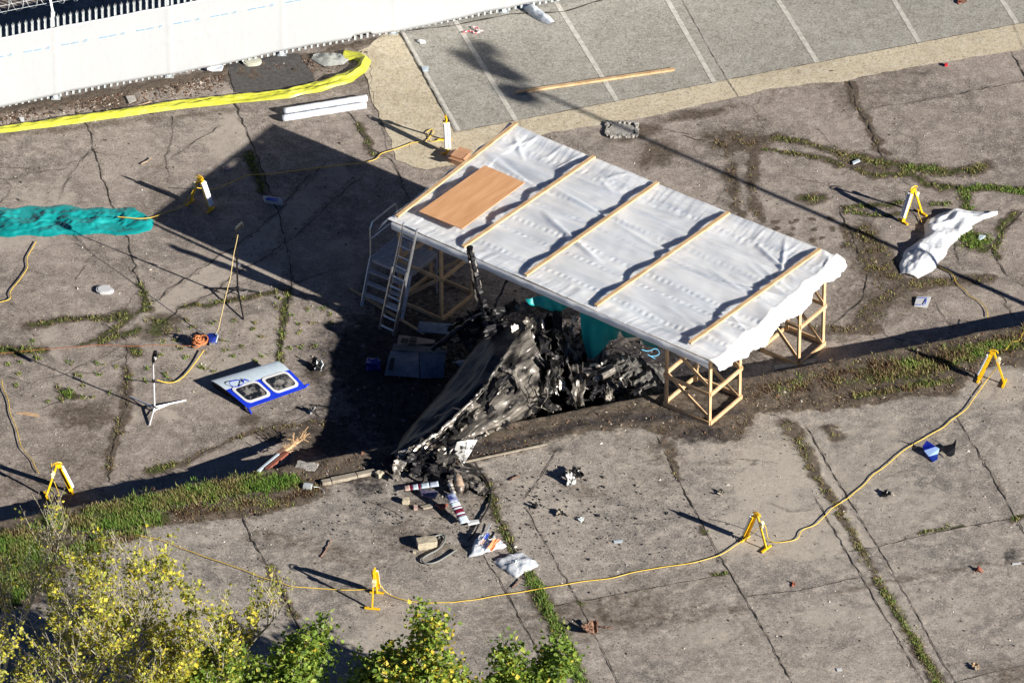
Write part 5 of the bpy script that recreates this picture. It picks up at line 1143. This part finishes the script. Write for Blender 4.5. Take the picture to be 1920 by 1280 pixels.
slab('red_scrap', [(816, 944), (840, 944), (832, 954), (826, 952)], HZ+.01, .04, M_rust, 'folded rust red scrap between the cream strip and the leaning blade', 'debris', None, (.05, 0, 0, .05))
slab('pink_scrap', [(776, 946), (783, 946), (783, 953), (776, 953)], HZ+.01, .05, M_pink, 'tiny pink scrap left of the cream strip', 'debris')
slab('paper_strip', [(906, 998), (918, 980), (922, 981), (913, 997)], HZ+.01, .01, M_white, 'curled white strip on the slab right of the leaning blade', 'paper', None, (0, .05, .06, .02))

def rock(name, u, v, z, sx, sy, sz, m, lab, cat, seed, rot=0, rough_=.16, group=None):
    mb = MB(); n = 7; M = Matrix.Rotation(R(rot), 3, 'Z'); c = P(u, v, z)+UP*sz*.48
    for ax_ in range(3):
        for sg in (-1, 1):
            rows = []
            for i in range(n+1):
                row = []
                for j in range(n+1):
                    q = [0, 0, 0]; q[ax_] = sg; q[(ax_+1) % 3] = (i/n*2-1)*sg; q[(ax_+2) % 3] = j/n*2-1; q = Vector(q); q = q*(1-.10*(q.length-1)); q = q*(1+rough_*noise.noise(q*1.6+Vector((seed, 0, 0)))+rough_*.4*noise.noise(q*5+Vector((seed, 0, 0))))
                    row.append(c+M @ Vector((q.x*sx/2, q.y*sy/2, q.z*sz/2)))
                rows.append(row)
            mb.grid(rows)
    return one(mb, name, m, lab, cat, None, group)
rock('stone_block', 800, 1024, HZ, .46, .26, .20, M_blk, 'square cream stone block casting a pointed shadow beside the grey hose', 'stone block', 3, 12, .07)
G2 = 'rubble beside the wreck tip'
for i, (u, v, z, a, b, c_, r_, lab, mm) in enumerate(((637, 888, .15, .32, .18, .24, 25, 'long pale brick standing in shade between verge and wreck tip', M_blk), (607, 886, .3, .28, .2, .2, 0, 'squarish grey stone at the end of the grassy bank', M_rub), (575, 882, HZ-.12, .5, .3, .16, -20, 'broad flat concrete lump on the end of the grassy bank', M_rub), (712, 893, HZ, .17, .14, .13, 40, 'pale round stone at the right end of the kerb stones', M_blk),
     (761, 943, HZ, .16, .13, .13, 0, 'pale round stone below left of the striped blade', M_blk), (640, 899, .4, .2, .16, .12, 30, 'small cream stone under the pale brick', M_rub), (693, 878, .25, .35, .28, .30, 60, 'dark stone slab in shadow left of the wreck tip', M_rub), (777, 1036, HZ, .07, .06, .05, 0, 'small pebble left of the stone block', M_blk))):
    rock('stone', u, v, z, a, b, c_, mm, lab, 'stone', i*3.1, r_, .18, G2)
t = rock('concrete_patch', 1166, 246, 0, .62, .48, .05, M_rub, 'broken square hole edged with rough concrete in the yard', 'broken concrete', 9, -12, .2)
mb = MB()
rs = random.Random(9)
for k in range(26):
    a = k/26*6.283; mb2 = (P(1166, 243, .03)+Vector((.36*math.copysign(min(1, abs(1.3*math.cos(a))), math.cos(a)), .30*math.copysign(min(1, abs(1.3*math.sin(a))), math.sin(a)), 0))); mb.box(mb2, (rs.uniform(.06, .14), rs.uniform(.05, .1), rs.uniform(.04, .09)), Matrix.Rotation(rs.uniform(0, 3), 3, 'Z'))
mb.build('rubble_rim', M_rub, t, origin=None); bpy.data.objects['rubble_rim'].location = -Vector(t.location)
t = rock('junction_box', 577, 915, HZ, .20, .13, .11, M_galv, 'small grey box with a wire on the end of the grassy bank', 'box', 1, -15, .02)
cable('wire', [(588, 912, HZ+.06), (598, 913), (606, 918), (608, 924)], HZ, .008, M_galv, 'short grey wire trailing from the small grey box', 'wire', .2, None, 71)
# charred lumps and litter on the slab and yard
def lump(name, u, v, z, s_, m, lab, cat, seed, n=5, group=None, tall=1.0):
    b = P(u, v, z); t = thing(name, lab, cat, b, 0, group); rs = random.Random(seed)
    for k in range(n):
        o = shard(Vector((rs.gauss(0, s_*.22), rs.gauss(0, s_*.22), s_*rs.uniform(.15, .45)*tall)), (rs.gauss(0, .6), rs.gauss(-.5, .5), 1), (rs.gauss(0, .5), rs.gauss(0, .5), 1), s_*rs.uniform(.4, .8), s_*rs.uniform(.5, 1), m[k % len(m)], seed*7+k, .5, 'fragment', 5, t)
    return t
lump('charred_lump', 1072, 896, HZ, .34, [M_char, M_char2, M_skinw], 'charred lump with pale flakes alone on the slab right of the wreck tail', 'debris', 1, 6)
lump('charred_lump', 1664, 927, HZ, .20, [M_ash, M_blackm], 'small pale lump with a dark shadow right of the yellow cable', 'debris', 2, 4)
lump('charred_lump', 1352, 928, HZ, .13, [M_kerb, M_char], 'little tan chip standing above the lone slab work light', 'debris', 3, 3)
lump('charred_lump', 1050, 965, HZ, .18, [M_char2, M_kerb], 'dark crumpled scrap on the slab near the leaning blade', 'debris', 4, 4)
lump('charred_lump', 1006, 950, HZ, .14, [M_char2], 'small black scrap beside the weedy joint', 'debris', 5, 3)
lump('charred_lump', 598, 690, 0, .28, [M_blackm, M_char, M_galv], 'twisted dark metal lying behind the blue window panel', 'debris', 6, 5)
lump('charred_lump', 588, 774, 0, .22, [M_char, M_galv], 'small grey crumpled piece right of the blue window panel', 'debris', 7, 3)
lump('bark_piece', 1112, 1192, HZ, .40, [M_bark, M_bark], 'curled reddish brown bark-like scrap on the lower slab', 'debris', 8, 3)
lump('charred_lump', 1068, 968, HZ, .10, [M_kerb], 'tiny tan scrap right of a dark crumpled one', 'debris', 9, 2)
lump('charred_lump', 1010, 1060, HZ, .01, [M_char], 'minute black crumb beside the plastic bags', 'debris', 10, 1)
lump('red_scrap', 1836, 1070, HZ, .16, [M_rust], 'dull red triangular scrap on the lower right slab', 'debris', 11, 2, None, .5)
lump('leaf_scrap', 1834, 1252, HZ, .20, [M_split, M_kerb], 'dry curled leaf near the bottom right corner', 'debris', 12, 2, None, .5)
lump('brown_scrap', 1800, 8, 0, .34, [M_rust, M_bark], 'brown curled strip on the bays at the top right', 'debris', 13, 2, None, .5)
lump('foil_scrap', 1088, 975, HZ, .14, [M_galv], 'flat crinkled foil scrap right of the weedy joint', 'debris', 14, 2, None, .3)
# striped tape, papers, lids
cable('hazard_tape', [(868, 60), (880, 56), (890, 62), (900, 60), (893, 52), (886, 50), (896, 58), (905, 58)], .01, .016, mat('red_white_tape', (.75, .05, .08), (.85, .8, .8), 12, .5, contrast=(.5, .52)), 'tangle of red and white tape on the first parking bay', 'tape', 1.6, None, 51)
def disc(name, u, v, z, rx, ry, th, m, lab, cat, bite=False, rot=0):
    mb = MB(); pts = []
    for k in range(28):
        a = k/28*6.283; r_ = 1+.04*noise.noise(Vector((k*.6, u, 0)))
        if bite and .2 < a < 1.0: r_ = .72
        pts.append((rx*r_*math.copysign(abs(math.cos(a))**.8, math.cos(a)), ry*r_*math.copysign(abs(math.sin(a))**.8, math.sin(a))))
    c = P(u, v, z); mb.prism(pts, 0, th, Matrix.Rotation(R(rot), 3, 'Z'), c); mb.prism([(x*.8, y*.8) for x, y in pts], th+.001, th*1.25, Matrix.Rotation(R(rot), 3, 'Z'), c); return one(mb, name, m, lab, cat)
disc('plastic_tray', 197, 545, .01, .21, .16, .05, M_white, 'white plastic tray with a notch on open ground at left', 'tray', True)
disc('oval_lid', 473, 118, .01, .23, .17, .05, mat('stone_cream', (.42, .42, .34), (.5, .5, .42), 8, .8), 'oval cream lid lying close to the fence foot', 'lid', False, 10)
slab('blue_white_box', [(493, 366), (528, 371), (530, 380), (497, 375)], .0, .10, M_white, 'crushed white and blue carton lying in the big shadow', 'carton', None, (0, .02, 0, -.02), .01)
slab('printed_label', [(497, 374.5), (520, 377.5), (522, 371.5), (502, 369.5)], .125, .006, M_blueprint, 'blue printed patch on the crushed carton', 'label', None, (-.02, 0, .0, .0))
t = slab('folded_paper', [(1719, 556), (1746, 556), (1738, 576), (1714, 573)], .01, .02, M_white, 'white folded paper sheet with blue print near the low wall', 'paper', None, (.03, .05, 0, 0))
mb = MB(); 
for (x0, y0, x1, y1) in ((1722, 558, 1738, 558), (1728, 571, 1732, 571), (1718, 571, 1725, 571), (1737, 560, 1734, 570)): mb.beam(P(x0, y0, .075), P(x1, y1, .07), .03, .004)
o = mb.build('blue_print', M_blueprint, t); o.location = -Vector(t.location)
slab('paper_scrap', [(786, 73), (797, 75), (799, 80), (788, 81), (782, 77)], .02, .03, M_white, 'white crumpled scrap in the first bay near its edge', 'paper', None, (.03, .02, 0, 0, 0))
slab('paper_scrap', [(1836, 440), (1848, 441), (1844, 446), (1834, 450)], .02, .03, M_pale, 'small white scrap in the grass right of the plastic heap', 'paper', None, (.02, .03, .01, 0))
slab('paper_scrap', [(1598, 303), (1611, 298), (1613, 301), (1600, 307)], .03, .03, M_pale, 'bluish white scrap in the weedy joint at upper right', 'paper')
slab('paper_scrap', [(790, 124), (804, 124), (803, 133), (793, 133)], .02, .02, M_pale, 'translucent scrap on the edge of the bay concrete', 'paper', None, (0, .02, 0, 0))
slab('paper_scrap', [(36, 220), (45, 220), (46, 227), (39, 227)], .02, .02, M_white, 'square white scrap just above the yellow sheeting at left', 'paper')
slab('paper_scrap', [(236, 180), (252, 178), (256, 188), (242, 194)], .02, .012, M_rub, 'crinkled grey white scrap between fence and yellow sheeting', 'paper', None, (.015, .0, 0, .01))
slab('paper_scrap', [(388, 128), (405, 121), (419, 122), (416, 130), (398, 131)], .02, .06, M_poly, 'bluish plastic scrap by the fence foot left of the oval lid', 'plastic', None, (.05, .02, 0, .04, 0))
slab('red_bottle_cap', [(1771, 119), (1777, 118), (1777, 122), (1772, 122)], .02, .05, M_brightred, 'small bright red cap on the kerb band at right', 'cap')
slab('pink_scrap', [(417, 312), (432, 311), (434, 316), (424, 318)], .0, .03, M_pink, 'pinkish scrap in shade above the work light cable', 'debris', None, (.03, 0, 0, 0))
slab('foil_strip', [(1150, 1013), (1168, 1011), (1166, 1016), (1152, 1017)], HZ+.01, .01, M_pale, 'thin pale strip on the middle of the slab', 'debris')
slab('foil_strip', [(1898, 1055), (1915, 1053), (1915, 1056), (1898, 1058)], HZ+.01, .01, M_white, 'thin white strip near the right edge of the slab', 'debris')
slab('foil_strip', [(1568, 1252), (1578, 1251), (1579, 1256), (1570, 1257)], HZ+.01, .01, M_white, 'small white scrap low on the slab left of the weedy joint', 'debris')
lump('brown_scrap', 1486, 1097, HZ, .14, [M_rust], 'brown sliver on the slab beside a crossing joint', 'debris', 22, 2, None, .3)
for i, (u, v, tu, tv, lab) in enumerate(((601, 1044, 622, 1012, 'dark thin stick on the slab left of the stone block'), (960, 1100, 978, 1085, 'short dark stick below the white plastic bags'), (283, 190, 212, 213, 'bare branch lying on the litter by the fence'), (495, 885, 560, 860, 'thin rod resting at the end of the wall shadow'), (955, 900, 975, 890, 'short black twig near the charred lump'), (1128, 1175, 1150, 1176, 'thin twig beside the bark scrap'), (265, 308, 285, 296, 'small twig on the yard between cracks'))):
    z = 0 if v < 400 else (HZ if v > 890 or u > 900 else 0.05); a, b = P(u, v, z+.02), P(tu, tv, z+.04); mb = MB(); mb.tube([a+(b-a)*k/8+Vector((random.gauss(0, .01), random.gauss(0, .012), 0)) for k in range(9)], [.018]*5+[.012]*4, 5); one(mb, 'stick', M_twig if i in (2, 6) else M_bark, lab, 'stick')
# splintered timber
b = P(540, 845, 0); t = thing('splintered_beam', 'splintered wooden beam with torn pale end, wedged on the grassy bank', 'broken beam', b)
for (a, c_, w_, m_, nm) in (((478, 886, .72), (532, 842, .35), .10, M_bark, 'beam'), ((500, 880, .70), (538, 848, .36), .09, M_rust, 'painted_face'), ((484, 884, .76), (522, 852, .46), .05, M_pale, 'metal_strip'), ((530, 846, .36), (560, 824, .22), .11, M_split, 'torn_wood')):
    MB().beam(P(*a)-b, P(*c_)-b, w_, .07).build(nm, m_, t)
mb = MB(); rs = random.Random(3)
for k in range(46):
    u, v = rs.uniform(530, 572), 0; v = 845-(u-530)*.68+rs.gauss(0, 3); p = P(u, v, .26)-b; d = Vector((rs.gauss(.5, .5), rs.gauss(.3, .5), rs.gauss(.2, .3))).normalized()*rs.uniform(.08, .30); mb.beam(p, p+d, .018, .012)
mb.build('splinters', M_split, t)
# blue helmets / shells
sh = P(1744, 850, HZ); t = thing('blue_shell', 'curved blue fairing piece with a pale panel, upright beside the yellow cable', 'fairing', sh)
def facet(name, pts, m): MB().add([P(u, v, HZ)+UP*z+Vector((0, yo, 0))-sh for u, v, z, yo in pts], [tuple(range(len(pts)))]).build(name, m, t, thick=.015)
facet('upper_face', [(1730, 843, .10, 0), (1737, 845, .30, 0), (1754, 850, .20, 0), (1732, 850, .12, -.05)], M_blue)
facet('pale_face', [(1732, 850, .12, -.05), (1754, 848, .18, -.02), (1761, 852, .16, .02), (1759, 853, .04, 0), (1741, 857, .06, -.05)], M_lblue)
facet('lower_face', [(1741, 857, .06, -.05), (1759, 851, .04, 0), (1758, 862, .02, 0), (1749, 867, .02, 0)], M_dblue)
facet('back_face', [(1730, 843, .10, 0), (1732, 850, .12, -.05), (1741, 857, .06, -.05), (1749, 867, .02, 0), (1736, 858, .0, 0.02)], M_dblue)
sh = P(1778, 846, HZ); t = thing('black_shell', 'black jagged fairing piece right of the blue one', 'fairing', sh)
facet('outer_face', [(1762, 846, .06, 0), (1768, 842, .08, .02), (1786, 842, .14, .02), (1793, 842, .26, .05), (1791, 846, .12, 0), (1790, 853, .03, 0), (1783, 857, .02, 0), (1773, 854, .02, 0)], M_black)
facet('rim', [(1760, 850, .03, 0), (1766, 850, .06, 0), (1774, 854, .03, 0), (1771, 857, .0, 0)], M_kerb)
# evidence bags
def bag(name, quad, z, h, m, lab, seed, parts=()):
    q = [P(*k, z) for k in quad]; rows = []; n = 26
    for i in range(n+1):
        row = []
        for j in range(n+1):
            a, b = i/n, j/n; p = (q[0]*(1-a)+q[1]*a)*(1-b)+(q[3]*(1-a)+q[2]*a)*b; k = (4*a*(1-a)*4*b*(1-b))**.5; v3 = Vector((a*4, b*4, seed))
            p = p+UP*(.012+k*h*(.55+.5*noise.ridged_multi_fractal(v3*.7, .8, 2.1, 3, 1, 2)*.6+.5*noise.noise(v3)))+Vector((noise.noise(v3*1.3), noise.noise(v3*1.3+UP*5), 0))*.05; row.append(p)
        rows.append(row)
    o = one(MB().grid(rows), name, m, lab, 'plastic bag'); 
    c = Vector(o.location)
    for (u, v, zz, sx, sy, mm, nm) in parts:
        s_ = shard(P(u, v, z)+UP*zz-c, (0, -.4, .9), (.4, .6, .4), sx, sy, mm, int(u*7+v), .3, nm, 5, o)
    return o
bag('evidence_bag', [(893, 1010), (916, 1004), (953, 1025), (880, 1046)], HZ, .22, M_bag, 'clear plastic bag holding orange and dark pieces, upper of two bags', 1, ((925, 1034, .20, .16, .34, mat('orange_paper', (.8, .25, .10), rough=.6), 'orange_item'), (905, 1030, .22, .08, .18, M_pink, 'pink_item'), (922, 1018, .22, .10, .2, M_blackm, 'dark_item'), (912, 1022, .25, .07, .18, M_blueprint, 'blue_item')))
bag('evidence_bag', [(922, 1052), (977, 1034), (1012, 1060), (965, 1084)], HZ, .12, M_bag, 'flat white plastic bag weighted by little, lower of two bags', 2, ((968, 1062, .12, .07, .10, M_galv, 'grey_item'),))
# cabin panels in the deep shade left of the wreck
b = P(790, 690, 0); t = thing('cabin_panel', 'blue grey curved cabin door panels lying in deep shade left of the wreck', 'aircraft panel', b)
def gp(quad, zs, name, m, n=10, curve=0, par=None):
    q = [P(u, v, z)-b for (u, v), z in zip(quad, zs)]; rows = []
    for i in range(n+1): rows.append([(q[0]*(1-k/n)+q[1]*k/n)*(1-i/n)+(q[3]*(1-k/n)+q[2]*k/n)*i/n+UP*curve*math.sin(math.pi*i/n) for k in range(n+1)])
    return MB().grid(rows).build(name, m, t, thick=.02)
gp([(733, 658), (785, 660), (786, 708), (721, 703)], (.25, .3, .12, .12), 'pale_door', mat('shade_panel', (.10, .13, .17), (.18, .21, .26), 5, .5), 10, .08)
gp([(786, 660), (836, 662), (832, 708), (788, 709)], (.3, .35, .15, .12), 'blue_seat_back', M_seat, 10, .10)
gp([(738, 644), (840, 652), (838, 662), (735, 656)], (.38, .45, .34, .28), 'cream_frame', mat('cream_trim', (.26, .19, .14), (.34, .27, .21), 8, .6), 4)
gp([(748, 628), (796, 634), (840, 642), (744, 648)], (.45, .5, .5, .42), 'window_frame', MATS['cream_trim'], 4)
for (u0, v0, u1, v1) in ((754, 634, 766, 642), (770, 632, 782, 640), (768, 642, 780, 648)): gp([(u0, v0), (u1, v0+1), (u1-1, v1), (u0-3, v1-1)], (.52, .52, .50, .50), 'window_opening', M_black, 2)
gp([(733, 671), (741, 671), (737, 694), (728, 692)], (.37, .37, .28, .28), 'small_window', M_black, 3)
b2 = P(735, 705, 0)
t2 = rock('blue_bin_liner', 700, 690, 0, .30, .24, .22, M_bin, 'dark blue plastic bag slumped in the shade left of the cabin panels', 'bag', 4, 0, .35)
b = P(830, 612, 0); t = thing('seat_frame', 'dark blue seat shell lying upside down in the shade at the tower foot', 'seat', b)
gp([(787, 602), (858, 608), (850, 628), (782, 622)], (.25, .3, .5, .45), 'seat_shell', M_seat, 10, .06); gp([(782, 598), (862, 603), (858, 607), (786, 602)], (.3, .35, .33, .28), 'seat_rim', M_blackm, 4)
# teal tarps hanging from the front edge of the roof
def hang(name, top, bot, m, lab, seed, bow=.1):
    rows = []; n = 26; T = [P(*q) for q in top]; Bt = [P(*q) for q in bot]
    def ev(pl, t):
        k = t*(len(pl)-1); i = min(int(k), len(pl)-2); return pl[i]+(pl[i+1]-pl[i])*(k-i)
    for i in range(n+1):
        row = []
        for j in range(n+1):
            a, c_ = j/n, i/n; p = ev(T, a)*(1-c_)+ev(Bt, a)*c_; f = .09*noise.noise(Vector((a*6, c_*1.5, seed)))+.04*math.sin(a*16+seed)*c_; row.append(p+Vector((.3*f, -f, 0))-ET*bow*math.sin(math.pi*c_))
        rows.append(row)
    return one(MB().grid(rows), name, m, lab, 'tarp', None, None, smooth=True)
hang('teal_tarp', [(1088, 560, 2.55), (1130, 580, 2.55), (1170, 598, 2.55)], [(1100, 668, 1.0), (1108, 672, .98), (1145, 640, 1.35), (1165, 622, 1.6)], M_teal, 'teal tarp hanging in a broad panel from the roof front edge over the wreck', 1)
hang('teal_tarp', [(1155, 590, 2.55), (1200, 612, 2.55), (1250, 632, 2.55)], [(1163, 618, 1.75), (1172, 636, 1.55), (1198, 628, 1.7), (1212, 652, 1.35), (1235, 650, 1.4), (1246, 640, 1.6)], M_teal, 'teal tarp bunched under the roof edge beside the front right tower', 2)
hang('teal_tarp', [(985, 560, 2.35), (1030, 552, 2.45), (1075, 560, 2.5)], [(1015, 575, 2.1), (1040, 585, 2.05), (1065, 578, 2.15)], M_teal, 'thin sliver of teal tarp over the top of the charred cabin', 3)
cable('blue_rope', [(1205, 655, .6), (1215, 660, .5), (1232, 650, .4), (1240, 665, .3), (1222, 668, .3), (1210, 662, .4), (1228, 672, .2)], 0, .010, mat('blue_rope', (.10, .35, .55), rough=.6), 'tangled light blue rope beside the ash heap', 'rope', 1.5, None, 61)
cable('blue_rope', [(1165, 670, .7), (1175, 682, .5), (1195, 690, .3), (1212, 690, .2)], 0, .009, MATS['blue_rope'], 'light blue rope end draped over the ash heap', 'rope', 1.0, None, 62)

# ------------------------------------------------------------ saplings and bushes along the near edge
M_branch = mat('pale_bark', (.30, .27, .20), (.44, .40, .30), 6, .8)
M_ylw = mat('yellow_leaves', (0, 0, 0), rough=.55, spec=.3, rnd=[(.12, .16, .03), (.28, .31, .05), (.48, .46, .07), (.64, .56, .06), (.70, .52, .05)], tl=.35)
M_grn = mat('green_leaves', (0, 0, 0), rough=.5, spec=.35, rnd=[(.05, .10, .02), (.12, .20, .03), (.19, .28, .04), (.34, .42, .07), (.62, .48, .05)], tl=.35)
class Leaves:
    def __init__(s): s.co = []; s.r = []
    def leaf(s, p, size, r):
        n = Vector((random.gauss(0, 1), random.gauss(-.3, 1), random.gauss(.4, 1))).normalized(); x = n.orthogonal().normalized(); a = random.uniform(0, 6.28); x = Matrix.Rotation(a, 3, n) @ x; y = n.cross(x)
        l = size*random.uniform(.6, 1.2); w_ = l*.42; f = n*l*.14
        A, B_2, C2, D2, E2 = p, p+x*l*.45+y*w_+f, p+x*l, p+x*l*.45-y*w_+f, p+x*l*.5
        s.co += [A, B_2, C2, A, C2, D2]; s.r += [r]*6
    def build(s, name, m, parent):
        n = len(s.co)//3; me = bpy.data.meshes.new(name); me.vertices.add(n*3); me.vertices.foreach_set('co', np.array([tuple(c) for c in s.co], dtype=np.float32).reshape(-1))
        me.loops.add(n*3); me.loops.foreach_set('vertex_index', np.arange(n*3, dtype=np.int32)); me.polygons.add(n)
        me.polygons.foreach_set('loop_start', np.arange(n, dtype=np.int32)*3); me.polygons.foreach_set('loop_total', np.full(n, 3, dtype=np.int32))
        me.attributes.new('rnd', 'FLOAT', 'POINT').data.foreach_set('value', s.r); me.update(calc_edges=True); me.materials.append(m)
        o = bpy.data.objects.new(name, me); C.objects.link(o); o.parent = parent; return o
def tree(name, u, vtop, H, label, group, seed, green=False, spread=.8, nst=6, dens=1.0, lean=(0, 0), gold=.0):
    """(u, vtop): photo position of the highest shoot; H: height above the slab"""
    rs = random.Random(seed); random.seed(seed); topp = P(u, vtop, HZ+H); base = Vector((topp.x-lean[0], topp.y-lean[1], HZ)); t = thing(name, label, 'tree' if not green else 'bush', base, 0, group)
    tr = MB(); lv = Leaves()
    def branch(p, d, L, r, depth):
        n = max(4, int(L/.14)); pts = [p]; q = p.copy(); dd = d.copy()
        for k in range(n):
            dd = (dd+Vector((rs.gauss(0, .06), rs.gauss(0, .06), .045 if depth else .01))).normalized(); q = q+dd*L/n; pts.append(q.copy())
        tr.tube(pts, [max(.004, r*(1-.8*k/n)) for k in range(n+1)], 5 if depth < 2 else 4, False)
        if depth < 3:
            m_ = {0: nst*2+2, 1: 6 if green else 4, 2: 4 if green else 2}[depth]
            for k in range(m_):
                f = (.22 if depth == 0 else .2)+.75*(k+rs.random()*.6)/m_; i = min(n-1, int(f*n)); a = rs.uniform(0, 6.283); up = .85 if not green else .45
                nd = (Vector((math.cos(a), math.sin(a), 0))*rs.uniform(.4, .8)*spread+dd*.2+UP*up).normalized(); branch(pts[i], nd, L*(rs.uniform(.30, .50) if green else rs.uniform(.38, .62))*(1-f*.45)*(1.15 if depth else 1), r*.42*(1-f*.4), depth+1)
        if depth >= 1:
            cnt = int((11 if green else 6.0)*dens*L*(3 if depth >= 2 else 1.3)+.7)
            cl = noise.noise(p*1.3+Vector((seed, 0, 0)))
            for k in range(cnt):
                if not green and cl < .08 and rs.random() < .85: continue
                f = rs.uniform(.3, 1.05); c = pts[min(n, int(f*n))]; sp = .055 if not green else .13; c = c+Vector((rs.gauss(0, sp), rs.gauss(0, sp), rs.gauss(0, sp)))
                if green: rr_ = rs.gauss(.42, .2)+(.45 if rs.random() < gold else 0)
                else: rr_ = rs.gauss(.42, .26)
                lv.leaf(c, .12 if green else .095*rs.uniform(.6, 1.3), min(1, max(0, rr_)))
    branch(Vector((0, 0, 0)), Vector((lean[0], lean[1], H)).normalized(), math.hypot(H, math.hypot(*lean)), .05 if not green else .045, 0)
    k_ = H/max(v[2] for v in tr.v)*.97; W_ = (k_*.3+.7)*(1.12 if green else 1.1); tr.v = [(x*W_, y*W_, z*k_) for x, y, z in tr.v]; lv.co = [Vector((c[0]*W_, c[1]*W_, c[2]*k_)) for c in lv.co]
    pc3 = np.array([tuple(c) for c in lv.co]); _, vv = PIX(pc3[:, 0]+base.x, pc3[:, 1]+base.y, pc3[:, 2]+base.z); t.location.y -= (vtop-np.percentile(vv, .4))/46.2
    tr.build('trunk', M_branch, t, smooth=True); lv.build('crown', M_grn if green else M_ylw, t)
GS = 'yellow-leaved saplings at the lower left'; GB = 'green bushes along the lower edge'
for i, (u, v, H, ln, lab, sp) in enumerate(((28, 925, 5.8, (.6, 0), 'bare pale sapling at the far left edge, taller than its neighbours', .6), (62, 1000, 5.4, (-.3, 0), 'thin sapling standing in front of the green verge at far left', .9), (150, 1010, 5.6, (.2, 0), 'sapling with pale forked stem in front of the grass, fourth from the right', .95), (225, 1050, 5.2, (.5, .2), 'sapling with yellow tufts reaching over the grassy verge end', .9),
    (285, 975, 5.6, (.9, 0), 'leafiest yellow sapling leaning right with top against pale slab', .85), (385, 1105, 4.6, (.7, 0), 'yellow-green sapling right of the leaning one', .85), (450, 1070, 4.4, (.5, 0), 'slim sapling ending in a green and yellow tuft, rightmost of the saplings', .7), (110, 1130, 4.4, (0, 0), 'shorter sapling low in the left corner', 1.0), (320, 1150, 4.2, (.4, 0), 'low yellow sapling above the bottom edge', 1.0), (20, 1160, 4.0, (-.2, 0), 'dense low sapling in the bottom left corner', 1.0),
    (105, 985, 5.2, (.1, 0), 'slender sapling whose top touches the dark wall shadow, second clump from the left', .8), (190, 1040, 5.0, (.3, 0), 'sapling between the pale forked one and the verge end', .9), (335, 1035, 5.0, (.5, 0), 'sapling top just right of the leafiest leaning one', .8), (405, 1150, 4.2, (.4, 0), 'low sapling under the slim rightmost ones', .9),
    (275, 1195, 4.0, (.3, 0), 'lowest sapling left of the first green bush', 1.0))):
    tree('yellow_sapling', u, v, H, lab, GS, 20+i, False, sp, 6, 1.25 if i not in (0, 1) else .35, ln)
for i, (u, v, H, gold, lab, sp, dn) in enumerate(((355, 1215, 3.0, .05, 'green bush low under the saplings', .9, .9), (480, 1195, 3.2, .03, 'dark green bush left of the tall middle one', 1.0, 1.1), (570, 1150, 3.6, .03, 'bright green bush with one upright shoot left of centre', .8, 1.1), (650, 1205, 3.0, .06, 'rounded green bush between two upright ones', 1.0, 1.1), (785, 1128, 4.2, .35, 'tall green bush with golden leaves below the edge-on work light', .8, 1.2),
    (830, 1195, 3.2, .4, 'golden green bush right beside the tall one', 1.0, 1.0), (950, 1195, 3.0, .12, 'green bush with reddish gold centre, second from right', 1.0, 1.2), (990, 1190, 3.1, .05, 'rightmost green bush beside the weedy joint', .7, 1.0), (720, 1240, 2.6, .15, 'low green bush at the bottom edge under the tall one', 1.1, 1.1), (900, 1245, 2.6, .3, 'low bush at the bottom edge right of the tall one', 1.1, 1.1), (560, 1245, 2.6, .05, 'low bush at the bottom edge left of centre', 1.1, 1.1))):
    tree('green_bush', u, v, H, lab, GB, 60+i, True, sp, 7, dn, (0, 0), gold)
